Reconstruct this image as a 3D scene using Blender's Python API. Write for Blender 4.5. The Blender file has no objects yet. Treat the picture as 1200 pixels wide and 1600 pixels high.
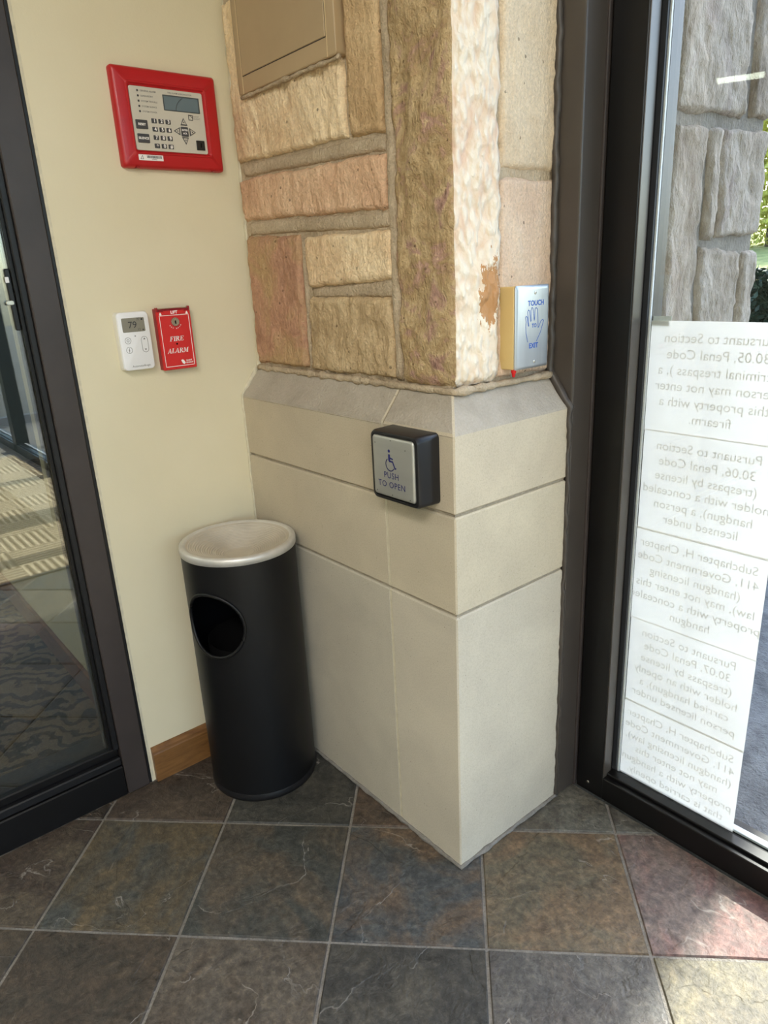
import bpy, bmesh, math, random
from mathutils import Vector, Matrix, noise

sc = bpy.context.scene
COL = sc.collection
R2 = math.sqrt(.5)
V = Vector

# ------------------------------------------------------------------ camera
cam = bpy.data.cameras.new('camera'); camo = bpy.data.objects.new('camera', cam); COL.objects.link(camo)
rt = V((0.64151417, 0.7656002, -0.0481239)); up = V((-0.21648712, 0.24086963, 0.94610525)); fw = V((-0.73592996, 0.59652172, -0.32026386))
CAM = V((1.76254846, -0.10663945, 1.22972515))
mw = Matrix.Identity(4)
for i in range(3):
    mw[i][0] = rt[i]; mw[i][1] = up[i]; mw[i][2] = -fw[i]; mw[i][3] = CAM[i]
camo.matrix_world = mw
cam.sensor_fit = 'VERTICAL'; cam.sensor_height = 36; cam.sensor_width = 27
cam.lens = 36 * 1101.46 / 1600
cam.clip_start = .02; cam.clip_end = 300
sc.camera = camo

# ------------------------------------------------------------------ light
SUN_AZ = V((-.044, 1.0, 0)).normalized(); SUN_EL = math.radians(46)
world = bpy.data.worlds.new('world'); sc.world = world; world.use_nodes = True
wn = world.node_tree; bg = wn.nodes['Background']
sky = wn.nodes.new('ShaderNodeTexSky'); sky.sky_type = 'NISHITA'; sky.sun_disc = False
sky.sun_elevation = SUN_EL; sky.sun_rotation = -.044; sky.air_density = 1.0; sky.dust_density = 1.5
wn.links.new(sky.outputs[0], bg.inputs[0]); bg.inputs[1].default_value = .34
sun = bpy.data.lights.new('sun', 'SUN'); suno = bpy.data.objects.new('sun', sun); COL.objects.link(suno)
sun.energy = 4.5; sun.color = (1, .95, .86); sun.angle = math.radians(.6)
sd = (SUN_AZ * math.cos(SUN_EL) + V((0, 0, math.sin(SUN_EL))))
suno.rotation_euler = sd.to_track_quat('Z', 'Y').to_euler(); suno.location = (1, 8, 8)
LAMP_W = 15
sc.view_settings.view_transform = 'Standard'; sc.view_settings.look = 'None'
sc.view_settings.gamma = 1; sc.view_settings.use_curve_mapping = False
sc.view_settings.exposure = 1.56
sc.cycles.use_denoising = True
sc.cycles.max_bounces = 10; sc.cycles.transparent_max_bounces = 16
sc.cycles.caustics_reflective = False; sc.cycles.caustics_refractive = False
sc.cycles.sample_clamp_indirect = 6

# ------------------------------------------------------------------ materials
def lin(c):
    return tuple((v/255/12.92 if v/255 <= .04045 else ((v/255+.055)/1.055)**2.4) for v in c) + (1,)
def mnode(name):
    m = bpy.data.materials.new(name); m.use_nodes = True
    nt = m.node_tree; b = nt.nodes['Principled BSDF']
    return m, nt, b
def nd(nt, t, **kw):
    n = nt.nodes.new(t)
    for k, v in kw.items():
        if k in n.inputs: n.inputs[k].default_value = v
        else: setattr(n, k, v)
    return n
def coords(nt, scale=(1, 1, 1), rot=(0, 0, 0)):
    tc = nd(nt, 'ShaderNodeTexCoord'); mp = nd(nt, 'ShaderNodeMapping')
    mp.inputs['Scale'].default_value = scale; mp.inputs['Rotation'].default_value = rot
    nt.links.new(tc.outputs['Object'], mp.inputs['Vector']); return mp.outputs[0]
def noise_n(nt, vec, scale, detail=4, rough=.55, dist=0):
    n = nd(nt, 'ShaderNodeTexNoise', Scale=scale, Detail=detail, Roughness=rough, Distortion=dist)
    nt.links.new(vec, n.inputs['Vector']); return n.outputs['Fac']
def ramp(nt, fac, stops):
    r = nd(nt, 'ShaderNodeValToRGB'); e = r.color_ramp.elements
    while len(e) < len(stops): e.new(.5)
    for i, (p, c) in enumerate(stops):
        e[i].position = p; e[i].color = c if len(c) == 4 else lin(c)
    nt.links.new(fac, r.inputs[0]); return r.outputs[0]
def mix(nt, fac, a, b, mode='MIX'):
    n = nd(nt, 'ShaderNodeMix', data_type='RGBA', blend_type=mode)
    for s, v in ((n.inputs[0], fac), (n.inputs[6], a), (n.inputs[7], b)):
        if isinstance(v, (int, float)): s.default_value = v
        elif isinstance(v, tuple): s.default_value = v
        else: nt.links.new(v, s)
    return n.outputs[2]
def math_n(nt, op, a, b=0):
    n = nd(nt, 'ShaderNodeMath', operation=op)
    for s, v in ((n.inputs[0], a), (n.inputs[1], b)):
        if isinstance(v, (int, float)): s.default_value = v
        else: nt.links.new(v, s)
    return n.outputs[0]
def bump(nt, b, h, strength, dist=.002):
    n = nd(nt, 'ShaderNodeBump', Strength=strength, Distance=dist)
    nt.links.new(h, n.inputs['Height']); nt.links.new(n.outputs[0], b.inputs['Normal'])
BLACK = (0, 0, 0, 1); WHITE = (1, 1, 1, 1)

def plain(name, c, rough=.5, metal=0, var=.06, vs=25, bs=None, bstr=.1, spec=.5, stretch=(1, 1, 1), coat=0):
    m, nt, b = mnode(name); v = coords(nt, stretch)
    f = noise_n(nt, v, vs)
    base = lin(c); lo = tuple(x*(1-var) for x in base[:3])+(1,); hi = tuple(min(1, x*(1+var)) for x in base[:3])+(1,)
    nt.links.new(ramp(nt, f, [(.3, lo), (.7, hi)]), b.inputs['Base Color'])
    b.inputs['Roughness'].default_value = rough; b.inputs['Metallic'].default_value = metal
    b.inputs['Specular IOR Level'].default_value = spec
    if coat: b.inputs['Coat Weight'].default_value = coat
    if bs: bump(nt, b, noise_n(nt, v, bs, 3), bstr)
    return m

def stone_mat(name, cols, scale=9, grain=160, bstr=.5, pits=True, stretch=(1, 1, 1), streak=.22, gain=1.07, fleck=0):
    m, nt, b = mnode(name); v = coords(nt, stretch)
    f = noise_n(nt, v, scale, 5, .6, .6)
    def soft(c): g_ = sum(c)/3; return tuple(min(255, (x*.80+g_*.20)*gain) for x in c)
    cols = [soft(c) for c in cols]
    n = len(cols)
    c = ramp(nt, f, [(.28+.44*i/(n-1), col) for i, col in enumerate(cols)])
    g = noise_n(nt, v, grain, 3, .7)
    c = mix(nt, 1.0, c, ramp(nt, g, [(.25, (1-streak,)*3+(1,)), (.7, (1+streak*.3,)*3+(1,))]), 'MULTIPLY')
    cm = noise_n(nt, coords(nt, (1, 1, .3), (.25, .3, 0)), grain*.75, 4, .65, .5)
    h = math_n(nt, 'ADD', math_n(nt, 'ADD', g, math_n(nt, 'MULTIPLY', cm, 1.4)), math_n(nt, 'MULTIPLY', noise_n(nt, v, grain*.3, 4, .6), 1.5))
    if pits:
        vo = nd(nt, 'ShaderNodeTexVoronoi', Scale=38.0); nt.links.new(v, vo.inputs['Vector'])
        gate = math_n(nt, 'GREATER_THAN', noise_n(nt, v, 21, 2), .5)
        p = math_n(nt, 'MULTIPLY', math_n(nt, 'LESS_THAN', vo.outputs['Distance'], .11), gate)
        c = mix(nt, math_n(nt, 'MULTIPLY', p, .6), c, lin((70, 50, 30)))
        h = math_n(nt, 'SUBTRACT', h, math_n(nt, 'MULTIPLY', p, 2.0))
    if fleck:
        fl_ = math_n(nt, 'GREATER_THAN', noise_n(nt, coords(nt, (1, 1, .6)), 75, 5, .75, 1.0), .665)
        c = mix(nt, math_n(nt, 'MULTIPLY', fl_, fleck), c, lin((226, 202, 156)))
    nt.links.new(c, b.inputs['Base Color']); b.inputs['Roughness'].default_value = .9
    b.inputs['Specular IOR Level'].default_value = .2
    bump(nt, b, h, min(1, bstr*1.6), .0055); return m

M = {}
# painted wall
m, nt, b = mnode('cream_paint'); v = coords(nt)
c = ramp(nt, noise_n(nt, v, 3, 4), [(.3, (216, 206, 177)), (.7, (222, 212, 185))])
sp = noise_n(nt, v, 60, 5, .7)
c = mix(nt, math_n(nt, 'MULTIPLY', math_n(nt, 'GREATER_THAN', sp, .745), .35), c, lin((150, 138, 110)))
nt.links.new(c, b.inputs['Base Color']); b.inputs['Roughness'].default_value = .55; b.inputs['Specular IOR Level'].default_value = .3
bump(nt, b, math_n(nt, 'ADD', noise_n(nt, v, 220, 2), noise_n(nt, coords(nt, (1, 1, .35)), 28, 3)), .06, .004)
M['cream'] = m
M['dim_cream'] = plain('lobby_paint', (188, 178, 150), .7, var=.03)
M['caulk'] = plain('cream_caulk', (205, 196, 172), .7, var=.12, vs=60, bs=150, bstr=.4)
M['black_caulk'] = plain('dark_caulk', (66, 60, 55), .45, var=.15, vs=50, bs=70, bstr=.4)
M['bronze'] = plain('bronze_frame', (60, 53, 51), .38, .0, var=.12, vs=14, bs=300, bstr=.03, spec=.45)
M['bronze_jamb'] = plain('bronze_jamb_paint', (70, 64, 59), .33, .0, var=.08, vs=9, bs=250, bstr=.03, spec=.5)
M['bronze_dark'] = plain('bronze_inner', (22, 22, 24), .4, .0, var=.1, spec=.4)
M['black_frame'] = plain('black_frame', (12, 11, 12), .36, 0, var=.12, vs=12, bs=260, bstr=.03, spec=.38)
M['gasket'] = plain('pale_gasket', (205, 208, 210), .5, var=.08, vs=200)
M['rubber'] = plain('dark_rubber', (38, 40, 44), .55, var=.08)
# wood
m, nt, b = mnode('oak_baseboard'); v = coords(nt, (1, 1, 9))
w = noise_n(nt, v, 7, 6, .65, 1.2)
c = ramp(nt, w, [(.25, (84, 54, 28)), (.5, (122, 84, 46)), (.75, (142, 102, 58))])
nt.links.new(c, b.inputs['Base Color']); b.inputs['Roughness'].default_value = .45
bump(nt, b, noise_n(nt, coords(nt, (2, 2, 30)), 30, 4), .12, .001); M['oak'] = m
m, nt, b = mnode('dark_oak'); v = coords(nt, (1, 1, 9))
c = ramp(nt, noise_n(nt, v, 7, 6, .65, 1.2), [(.25, (70, 40, 22)), (.75, (118, 74, 42))])
nt.links.new(c, b.inputs['Base Color']); b.inputs['Roughness'].default_value = .45; M['dark_oak'] = m
# limestone
m, nt, b = mnode('cast_limestone'); v = coords(nt)
att = nd(nt, 'ShaderNodeAttribute', attribute_type='OBJECT', attribute_name='tint')
f = noise_n(nt, v, 5, 5, .6, .4)
c = mix(nt, 1.0, att.outputs['Color'], ramp(nt, f, [(.3, (.88, .875, .87, 1)), (.7, (1.05, 1.045, 1.03, 1))]), 'MULTIPLY')
g = noise_n(nt, v, 330, 2, .8)
c = mix(nt, 1.0, c, ramp(nt, g, [(.3, (.86, .85, .83, 1)), (.55, (1, 1, 1, 1))]), 'MULTIPLY')
vo = nd(nt, 'ShaderNodeTexVoronoi', Scale=75.0); nt.links.new(v, vo.inputs['Vector'])
p = math_n(nt, 'MULTIPLY', math_n(nt, 'LESS_THAN', vo.outputs['Distance'], .085), math_n(nt, 'GREATER_THAN', noise_n(nt, v, 33, 2), .55))
c = mix(nt, math_n(nt, 'MULTIPLY', p, .55), c, lin((105, 92, 74)))
scf = noise_n(nt, coords(nt, (6, 6, 1.2), (.2, .3, 0)), 9, 5, .75, 1.5)
c = mix(nt, math_n(nt, 'MULTIPLY', math_n(nt, 'GREATER_THAN', scf, .70), .22), c, lin((110, 102, 90)))
nt.links.new(c, b.inputs['Base Color']); b.inputs['Roughness'].default_value = .85; b.inputs['Specular IOR Level'].default_value = .25
bump(nt, b, math_n(nt, 'SUBTRACT', math_n(nt, 'ADD', g, noise_n(nt, v, 40, 4)), p), .18, .002); M['lime'] = m
M['lime_grey'] = stone_mat('grey_limestone', [(172, 160, 142), (186, 174, 156), (192, 181, 164)], 9, 220, .3, False, streak=.12, gain=1.0)  # greyer limestone for the sloped sill faces
M['joint'] = stone_mat('limestone_joint', [(150, 138, 118), (178, 166, 145)], 30, 200, .3, False)
M['mortar'] = stone_mat('sandy_mortar', [(174, 151, 120), (195, 172, 140), (206, 185, 153)], 14, 190, .5, False)
M['st_cream'] = stone_mat('stone_cream', [(176, 138, 106), (196, 166, 126), (208, 184, 146), (200, 174, 134)], 6, 130, gain=1.26, fleck=.35)
M['st_tan'] = stone_mat('stone_tan', [(150, 118, 78), (178, 146, 104), (192, 164, 122)], 8, 130, gain=1.26, fleck=.35)
M['st_pink'] = stone_mat('stone_pink_tan', [(166, 122, 92), (190, 150, 116), (198, 164, 130)], 6, 130, gain=1.26, fleck=.35)
M['st_rose'] = stone_mat('stone_rose_brown', [(140, 98, 76), (164, 120, 92), (160, 128, 88), (180, 146, 108)], 7, 110, gain=1.26, fleck=.35)
M['st_olive'] = stone_mat('stone_olive_tan', [(138, 112, 76), (168, 142, 104), (186, 162, 124)], 8, 120, gain=1.26, fleck=.35)
M['st_quoin'] = stone_mat('stone_olive_purple', [(120, 88, 76), (144, 110, 94), (158, 134, 96), (144, 118, 80), (152, 116, 100), (178, 154, 114)], 15, 90, .7, gain=1.32, fleck=.45)
M['st_ivory'] = stone_mat('stone_pale', [(214, 186, 150), (228, 204, 170), (222, 196, 160)], 9, 200, .35)
M['st_blush'] = stone_mat('stone_blush', [(212, 176, 146), (224, 192, 162), (228, 202, 174)], 8, 200, .35)
# white crystalline face of the quoin
m, nt, b = mnode('stone_white_crystalline'); v = coords(nt, (1, 1, .6))
c = ramp(nt, noise_n(nt, v, 9, 4, .6, .5), [(.3, (206, 158, 136)), (.45, (226, 196, 168)), (.6, (232, 212, 186))])
vo = nd(nt, 'ShaderNodeTexVoronoi', Scale=95.0, feature='SMOOTH_F1'); nt.links.new(v, vo.inputs['Vector'])
bl = ramp(nt, vo.outputs['Distance'], [(.25, WHITE), (.62, BLACK)])
c = mix(nt, math_n(nt, 'MULTIPLY', bl, .75), c, lin((240, 228, 208)))
tc = nd(nt, 'ShaderNodeTexCoord'); sp = nd(nt, 'ShaderNodeSeparateXYZ'); nt.links.new(tc.outputs['Object'], sp.inputs[0])
zz = math_n(nt, 'SUBTRACT', 1, math_n(nt, 'MINIMUM', math_n(nt, 'MULTIPLY', math_n(nt, 'ABSOLUTE', math_n(nt, 'SUBTRACT', sp.outputs[2], 1.19)), 11), 1))
yy = math_n(nt, 'SUBTRACT', 1, math_n(nt, 'MINIMUM', math_n(nt, 'MULTIPLY', math_n(nt, 'ABSOLUTE', math_n(nt, 'SUBTRACT', sp.outputs[1], .885)), 22), 1))
rust = math_n(nt, 'GREATER_THAN', math_n(nt, 'ADD', math_n(nt, 'MULTIPLY', math_n(nt, 'POWER', math_n(nt, 'MULTIPLY', zz, yy), .6), .42), noise_n(nt, v, 42, 5, .7)), .76)
c = mix(nt, math_n(nt, 'MULTIPLY', rust, .85), c, lin((178, 116, 40)))
nt.links.new(c, b.inputs['Base Color']); b.inputs['Roughness'].default_value = .8
bump(nt, b, math_n(nt, 'ADD', math_n(nt, 'MULTIPLY', bl, 1.2), noise_n(nt, v, 150, 3)), .7, .004); M['st_white'] = m
M['st_grey'] = stone_mat('outside_stone_grey', [(122, 106, 92), (150, 134, 118), (164, 150, 136), (146, 128, 120)], 7, 90, .9, False, (1, 1, .6), gain=1.1)
M['mortar_grey'] = stone_mat('outside_mortar', [(124, 114, 104), (146, 136, 124)], 14, 150, .5, False)
# slate
m, nt, b = mnode('slate'); tc = nd(nt, 'ShaderNodeTexCoord'); oi = nd(nt, 'ShaderNodeObjectInfo')
ad = nd(nt, 'ShaderNodeVectorMath', operation='MULTIPLY_ADD')
rr = nd(nt, 'ShaderNodeCombineXYZ'); nt.links.new(oi.outputs['Random'], rr.inputs[0]); nt.links.new(oi.outputs['Random'], rr.inputs[1]); rr.inputs[2].default_value = 0
nt.links.new(rr.outputs[0], ad.inputs[0]); ad.inputs[1].default_value = (57, 31, 0); nt.links.new(tc.outputs['Object'], ad.inputs[2]); v = ad.outputs[0]
ta = nd(nt, 'ShaderNodeAttribute', attribute_type='OBJECT', attribute_name='tint').outputs['Color']
tb = nd(nt, 'ShaderNodeAttribute', attribute_type='OBJECT', attribute_name='patch').outputs['Color']
big = noise_n(nt, v, 5.5, 5, .6, 1.3)
c = mix(nt, ramp(nt, big, [(.44, BLACK), (.62, WHITE)]), ta, tb)
c = mix(nt, 1.0, c, ramp(nt, noise_n(nt, v, 16, 6, .7, 1.5), [(.3, (.58, .58, .6, 1)), (.5, (1, 1, 1, 1)), (.7, (1.32, 1.27, 1.2, 1))]), 'MULTIPLY')
fine = noise_n(nt, v, 70, 6, .72)
c = mix(nt, 1.0, c, ramp(nt, fine, [(.28, (.45, .45, .45, 1)), (.5, (.95, .95, .95, 1)), (.72, (1.7, 1.65, 1.58, 1))]), 'MULTIPLY')
cl = noise_n(nt, v, 4.2, 5, .5, .8)
edge = ramp(nt, math_n(nt, 'ABSOLUTE', math_n(nt, 'SUBTRACT', cl, .5)), [(0, WHITE), (.004, BLACK)])
edge = math_n(nt, 'MULTIPLY', edge, ramp(nt, noise_n(nt, v, 9, 2), [(.50, BLACK), (.58, WHITE)]))
c = mix(nt, math_n(nt, 'MULTIPLY', edge, .6), c, lin((165, 158, 150)))
dust = math_n(nt, 'GREATER_THAN', noise_n(nt, v, 260, 2, .6), .76)
c = mix(nt, math_n(nt, 'MULTIPLY', dust, .4), c, lin((175, 168, 155)))
nt.links.new(c, b.inputs['Base Color'])
rg = nd(nt, 'ShaderNodeMapRange'); nt.links.new(fine, rg.inputs[0]); rg.inputs[3].default_value = .34; rg.inputs[4].default_value = .62
nt.links.new(rg.outputs[0], b.inputs['Roughness']); b.inputs['Specular IOR Level'].default_value = .45
step = ramp(nt, cl, [(.49, BLACK), (.505, WHITE)])
h = math_n(nt, 'ADD', math_n(nt, 'ADD', math_n(nt, 'MULTIPLY', step, .45), fine), math_n(nt, 'MULTIPLY', noise_n(nt, v, 22, 5, .6, .8), 1.6))
bump(nt, b, h, .85, .0032); M['slate'] = m
M['grout'] = stone_mat('floor_grout', [(122, 117, 110), (150, 144, 136)], 20, 220, .4, False)
# metals & plastics
M['black_paint'] = plain('black_powder_coat', (8, 9, 13), .44, 0, var=.25, vs=8, bs=420, bstr=.04, spec=.38)
M['black_deep'] = plain('black_inside', (7, 7, 8), .8, spec=.1)
M['spun'] = plain('spun_aluminium', (196, 188, 174), .6, .2, var=.12, vs=16)
M['rim_alu'] = plain('rim_aluminium', (212, 209, 204), .45, .5, var=.1, vs=30)
M['red'] = plain('red_plastic', (180, 22, 30), .36, 0, var=.03, coat=.1)
M['red_deep'] = plain('red_recess', (140, 14, 22), .4, 0, var=.03)
M['red_pull'] = plain('red_paint', (206, 40, 40), .42, 0, var=.04)
M['red_side'] = plain('dark_red_paint', (148, 22, 34), .42, 0, var=.05)
M['face_grey'] = plain('grey_membrane', (200, 194, 182), .5, 0, var=.02)
M['key'] = plain('dark_grey_key', (66, 66, 70), .5, 0, var=.04)
M['lcd'] = plain('lcd_glass', (98, 114, 122), .15, 0, var=.03, coat=.4)
M['lcd_edge'] = plain('lcd_frame', (60, 66, 70), .4)
M['lcd_th'] = plain('thermostat_lcd', (136, 132, 120), .2, 0, var=.02)
M['ink'] = plain('black_ink', (40, 40, 44), .6)
M['ink_grey'] = plain('grey_ink', (112, 110, 108), .6)
M['ink_white'] = plain('white_ink', (244, 240, 238), .6)
M['ink_blue'] = plain('blue_ink', (46, 92, 176), .5)
M['ink_navy'] = plain('navy_ink', (30, 34, 104), .6)
M['black_key'] = plain('key_switch', (24, 24, 26), .4)
M['white_pl'] = plain('white_plastic', (236, 236, 240), .35, 0, var=.01)
M['white_side'] = plain('white_plastic_base', (224, 220, 208), .4, 0, var=.02)
M['sticker'] = plain('white_sticker', (236, 232, 232), .5, 0, var=.02)
M['steel'] = plain('brushed_steel', (186, 190, 194), .36, .85, var=.08, vs=40, bs=90, bstr=.05, stretch=(1, 1, .08))
M['steel_dk'] = plain('brushed_steel_plate', (188, 188, 182), .5, .7, var=.06, vs=40, bs=120, bstr=.06, stretch=(.06, 1, 1))
M['chrome'] = plain('nickel', (200, 196, 186), .25, .9, var=.05)
M['tan_box'] = plain('tan_plastic', (216, 188, 128), .5, 0, var=.02)
M['tan_metal'] = plain('tan_enamel', (176, 152, 118), .42, 0, var=.02, bs=350, bstr=.03)
M['tan_edge'] = plain('tan_enamel_edge', (206, 182, 142), .4)
m, nt, b = mnode('red_lens'); b.inputs['Base Color'].default_value = lin((226, 30, 34)); b.inputs['Roughness'].default_value = .2
b.inputs['Transmission Weight'].default_value = .2; M['red_lens'] = m
M['abs_black'] = plain('black_abs', (24, 24, 27), .35, 0, var=.08, bs=500, bstr=.03)
# glass: clear sheet with real two-sided Fresnel reflection
def glass(name, tint, k, add):
    m = bpy.data.materials.new(name); m.use_nodes = True; nt = m.node_tree; nt.nodes.clear()
    out = nd(nt, 'ShaderNodeOutputMaterial'); mx = nd(nt, 'ShaderNodeMixShader')
    tr = nd(nt, 'ShaderNodeBsdfTransparent'); tr.inputs[0].default_value = tint
    gl = nd(nt, 'ShaderNodeBsdfGlossy', Roughness=0.0); gl.inputs[0].default_value = (1, 1, 1, 1)
    ge = nd(nt, 'ShaderNodeNewGeometry'); dt = nd(nt, 'ShaderNodeVectorMath', operation='DOT_PRODUCT')
    nt.links.new(ge.outputs['Incoming'], dt.inputs[0]); nt.links.new(ge.outputs['Normal'], dt.inputs[1])
    g1 = math_n(nt, 'POWER', math_n(nt, 'SUBTRACT', 1, math_n(nt, 'ABSOLUTE', dt.outputs['Value'])), 5)   # Schlick, same from both sides
    fr = math_n(nt, 'ADD', math_n(nt, 'MULTIPLY', g1, .96), .04)
    f = math_n(nt, 'MINIMUM', math_n(nt, 'ADD', math_n(nt, 'MULTIPLY', fr, k), add), .9)
    nt.links.new(f, mx.inputs[0]); nt.links.new(tr.outputs[0], mx.inputs[1]); nt.links.new(gl.outputs[0], mx.inputs[2])
    nt.links.new(mx.outputs[0], out.inputs[0]); return m
M['glass'] = glass('clear_glass', (.93, .96, .95, 1), 1.0, .0)
M['glass_tint'] = glass('reflective_glass', (.72, .76, .72, 1), 1.2, .1)
# paper
m = bpy.data.materials.new('laminated_paper'); m.use_nodes = True; nt = m.node_tree; nt.nodes.clear()
out = nd(nt, 'ShaderNodeOutputMaterial'); mx = nd(nt, 'ShaderNodeMixShader'); mx.inputs[0].default_value = .6
d = nd(nt, 'ShaderNodeBsdfDiffuse'); t = nd(nt, 'ShaderNodeBsdfTranslucent')
v = coords(nt); cc = ramp(nt, noise_n(nt, v, 5, 3), [(.3, (230, 224, 215)), (.7, (245, 240, 232))])
for s in (d, t): nt.links.new(cc, s.inputs[0])
nt.links.new(d.outputs[0], mx.inputs[1]); nt.links.new(t.outputs[0], mx.inputs[2]); nt.links.new(mx.outputs[0], out.inputs[0]); M['paper'] = m
m = bpy.data.materials.new('show_through_print'); m.use_nodes = True; nt = m.node_tree; nt.nodes.clear()
out = nd(nt, 'ShaderNodeOutputMaterial'); mx = nd(nt, 'ShaderNodeMixShader'); mx.inputs[0].default_value = .6
d = nd(nt, 'ShaderNodeBsdfDiffuse'); t = nd(nt, 'ShaderNodeBsdfTranslucent')
for s in (d, t): s.inputs[0].default_value = lin((222, 217, 209))
nt.links.new(d.outputs[0], mx.inputs[1]); nt.links.new(t.outputs[0], mx.inputs[2]); nt.links.new(mx.outputs[0], out.inputs[0]); M['print'] = m
# carpets
m, nt, b = mnode('lobby_carpet'); v = coords(nt, (1, 1, 1), (0, 0, .6))
w = nd(nt, 'ShaderNodeTexWave', Scale=4.5, Distortion=16.0, Detail=4.0); w.inputs['Detail Scale'].default_value = 1.6; nt.links.new(v, w.inputs['Vector'])
g = noise_n(nt, v, 260, 2, .8)
c = mix(nt, ramp(nt, w.outputs['Fac'], [(.25, BLACK), (.5, WHITE)]), lin((30, 28, 27)), lin((98, 84, 66)))
c = mix(nt, 1.0, c, ramp(nt, g, [(.3, (.45, .45, .45, 1)), (.7, (1.5, 1.45, 1.4, 1))]), 'MULTIPLY')
nt.links.new(c, b.inputs['Base Color']); b.inputs['Roughness'].default_value = 1; b.inputs['Specular IOR Level'].default_value = .05
bump(nt, b, math_n(nt, 'ADD', g, w.outputs['Fac']), .6, .004); M['carpet'] = m
m, nt, b = mnode('ribbed_mat'); tc = nd(nt, 'ShaderNodeTexCoord'); v = tc.outputs['Object']
ck = nd(nt, 'ShaderNodeTexChecker', Scale=4.0); nt.links.new(v, ck.inputs['Vector'])
wa = nd(nt, 'ShaderNodeTexWave', Scale=9.0, bands_direction='X'); nt.links.new(v, wa.inputs['Vector'])
wb = nd(nt, 'ShaderNodeTexWave', Scale=9.0, bands_direction='Y'); nt.links.new(v, wb.inputs['Vector'])
rib = mix(nt, ck.outputs['Fac'], wa.outputs['Color'], wb.outputs['Color'])
c = mix(nt, rib, lin((118, 104, 84)), lin((186, 172, 146)))
nt.links.new(c, b.inputs['Base Color']); b.inputs['Roughness'].default_value = 1; b.inputs['Specular IOR Level'].default_value = .05
bump(nt, b, rib, .8, .005); M['mat'] = m
M['asphalt'] = stone_mat('asphalt', [(82, 82, 84), (104, 104, 106), (118, 118, 120)], 12, 120, 1.0, False)
m, nt, b = mnode('sunny_lawn'); v = coords(nt)
c = ramp(nt, noise_n(nt, v, 1.2, 6, .7), [(.3, (112, 122, 62)), (.55, (158, 158, 92)), (.75, (186, 178, 120))])
nt.links.new(c, b.inputs['Base Color']); b.inputs['Roughness'].default_value = 1; M['lawn'] = m
M['leaf'] = plain('dark_leaves', (30, 52, 34), .6, var=.4, vs=9)
M['leaf2'] = plain('bright_leaves', (178, 176, 84), .7, var=.4, vs=5)
M['bark'] = plain('bark', (88, 74, 60), .9, var=.2)
M['ceil'] = plain('ceiling_white', (226, 222, 212), .8, var=.01)
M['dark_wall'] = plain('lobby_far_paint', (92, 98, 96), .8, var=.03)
def emis(name, c, s):
    m = bpy.data.materials.new(name); m.use_nodes = True; nt = m.node_tree; nt.nodes.clear()
    o = nd(nt, 'ShaderNodeOutputMaterial'); e = nd(nt, 'ShaderNodeEmission', Strength=s); e.inputs[0].default_value = c
    nt.links.new(e.outputs[0], o.inputs[0]); return m
M['tube'] = emis('fluorescent_diffuser', (1, .97, .88, 1), 9.0)
M['fill_glow'] = emis('fill_diffuser', (1, .95, .86, 1), 3.0)  # glow of the added, unseen fill panels

# ------------------------------------------------------------------ object helpers
def thing(name, label, cat, loc, group=None):
    o = bpy.data.objects.new(name, None); o.empty_display_size = .05; o.location = loc; COL.objects.link(o)
    o['label'] = label; o['category'] = cat
    if group: o['group'] = group
    return o
def par(o, p):
    if p is None: return
    o.parent = p
    T = Matrix.Identity(4); q = p
    while q is not None:
        if q.type == 'EMPTY': T = Matrix.Translation(q.location)
        q = q.parent
    o.matrix_parent_inverse = (T if p.type == 'EMPTY' else Matrix.Identity(4)).inverted()
def obj(name, bm, mat, parent=None, smooth=False, mats=None, kind=None, label=None, autos=None):
    bmesh.ops.recalc_face_normals(bm, faces=bm.faces)
    me = bpy.data.meshes.new(name); bm.to_mesh(me); bm.free()
    for x in (mats or [mat]): me.materials.append(M[x])
    if smooth:
        for p in me.polygons: p.use_smooth = True
    if autos is not None:
        for p in me.polygons: p.use_smooth = True
        me.set_sharp_from_angle(angle=math.radians(autos))
    o = bpy.data.objects.new(name, me); COL.objects.link(o)
    par(o, parent)
    if kind: o['kind'] = kind
    if label: o['label'] = label
    return o
def nb(): return bmesh.new()
def box(bm, x0, x1, y0, y1, z0, z1, bev=0, seg=2):
    r = bmesh.ops.create_cube(bm, size=1)
    for w in r['verts']:
        w.co = V(((x0+x1)/2 + w.co.x*(x1-x0), (y0+y1)/2 + w.co.y*(y1-y0), (z0+z1)/2 + w.co.z*(z1-z0)))
    if bev:
        es = list({e for w in r['verts'] for e in w.link_edges})
        bmesh.ops.bevel(bm, geom=es, offset=bev, segments=seg, affect='EDGES', profile=.5)
    return bm
def B(name, x0, x1, y0, y1, z0, z1, mat, parent=None, bev=0, **kw):
    return obj(name, box(nb(), x0, x1, y0, y1, z0, z1, bev), mat, parent, **kw)
class F:
    def __init__(s, o, u, v, n): s.o, s.u, s.v, s.n = V(o), V(u), V(v), V(n)
    def __call__(s, a, b, c=0): return s.o + s.u*a + s.v*b + s.n*c
FW = F((.1665, 0, 0), (0, 1, 0), (0, 0, 1), (1, 0, 0))        # cream wall: u = Y, v = Z
FP = F((0, .7485, 0), (1, 0, 0), (0, 0, 1), (0, -1, 0))       # pillar left face: u = X
FR = F((.857, 0, 0), (0, 1, 0), (0, 0, 1), (1, 0, 0))         # pillar right face (stone): u = Y
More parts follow.
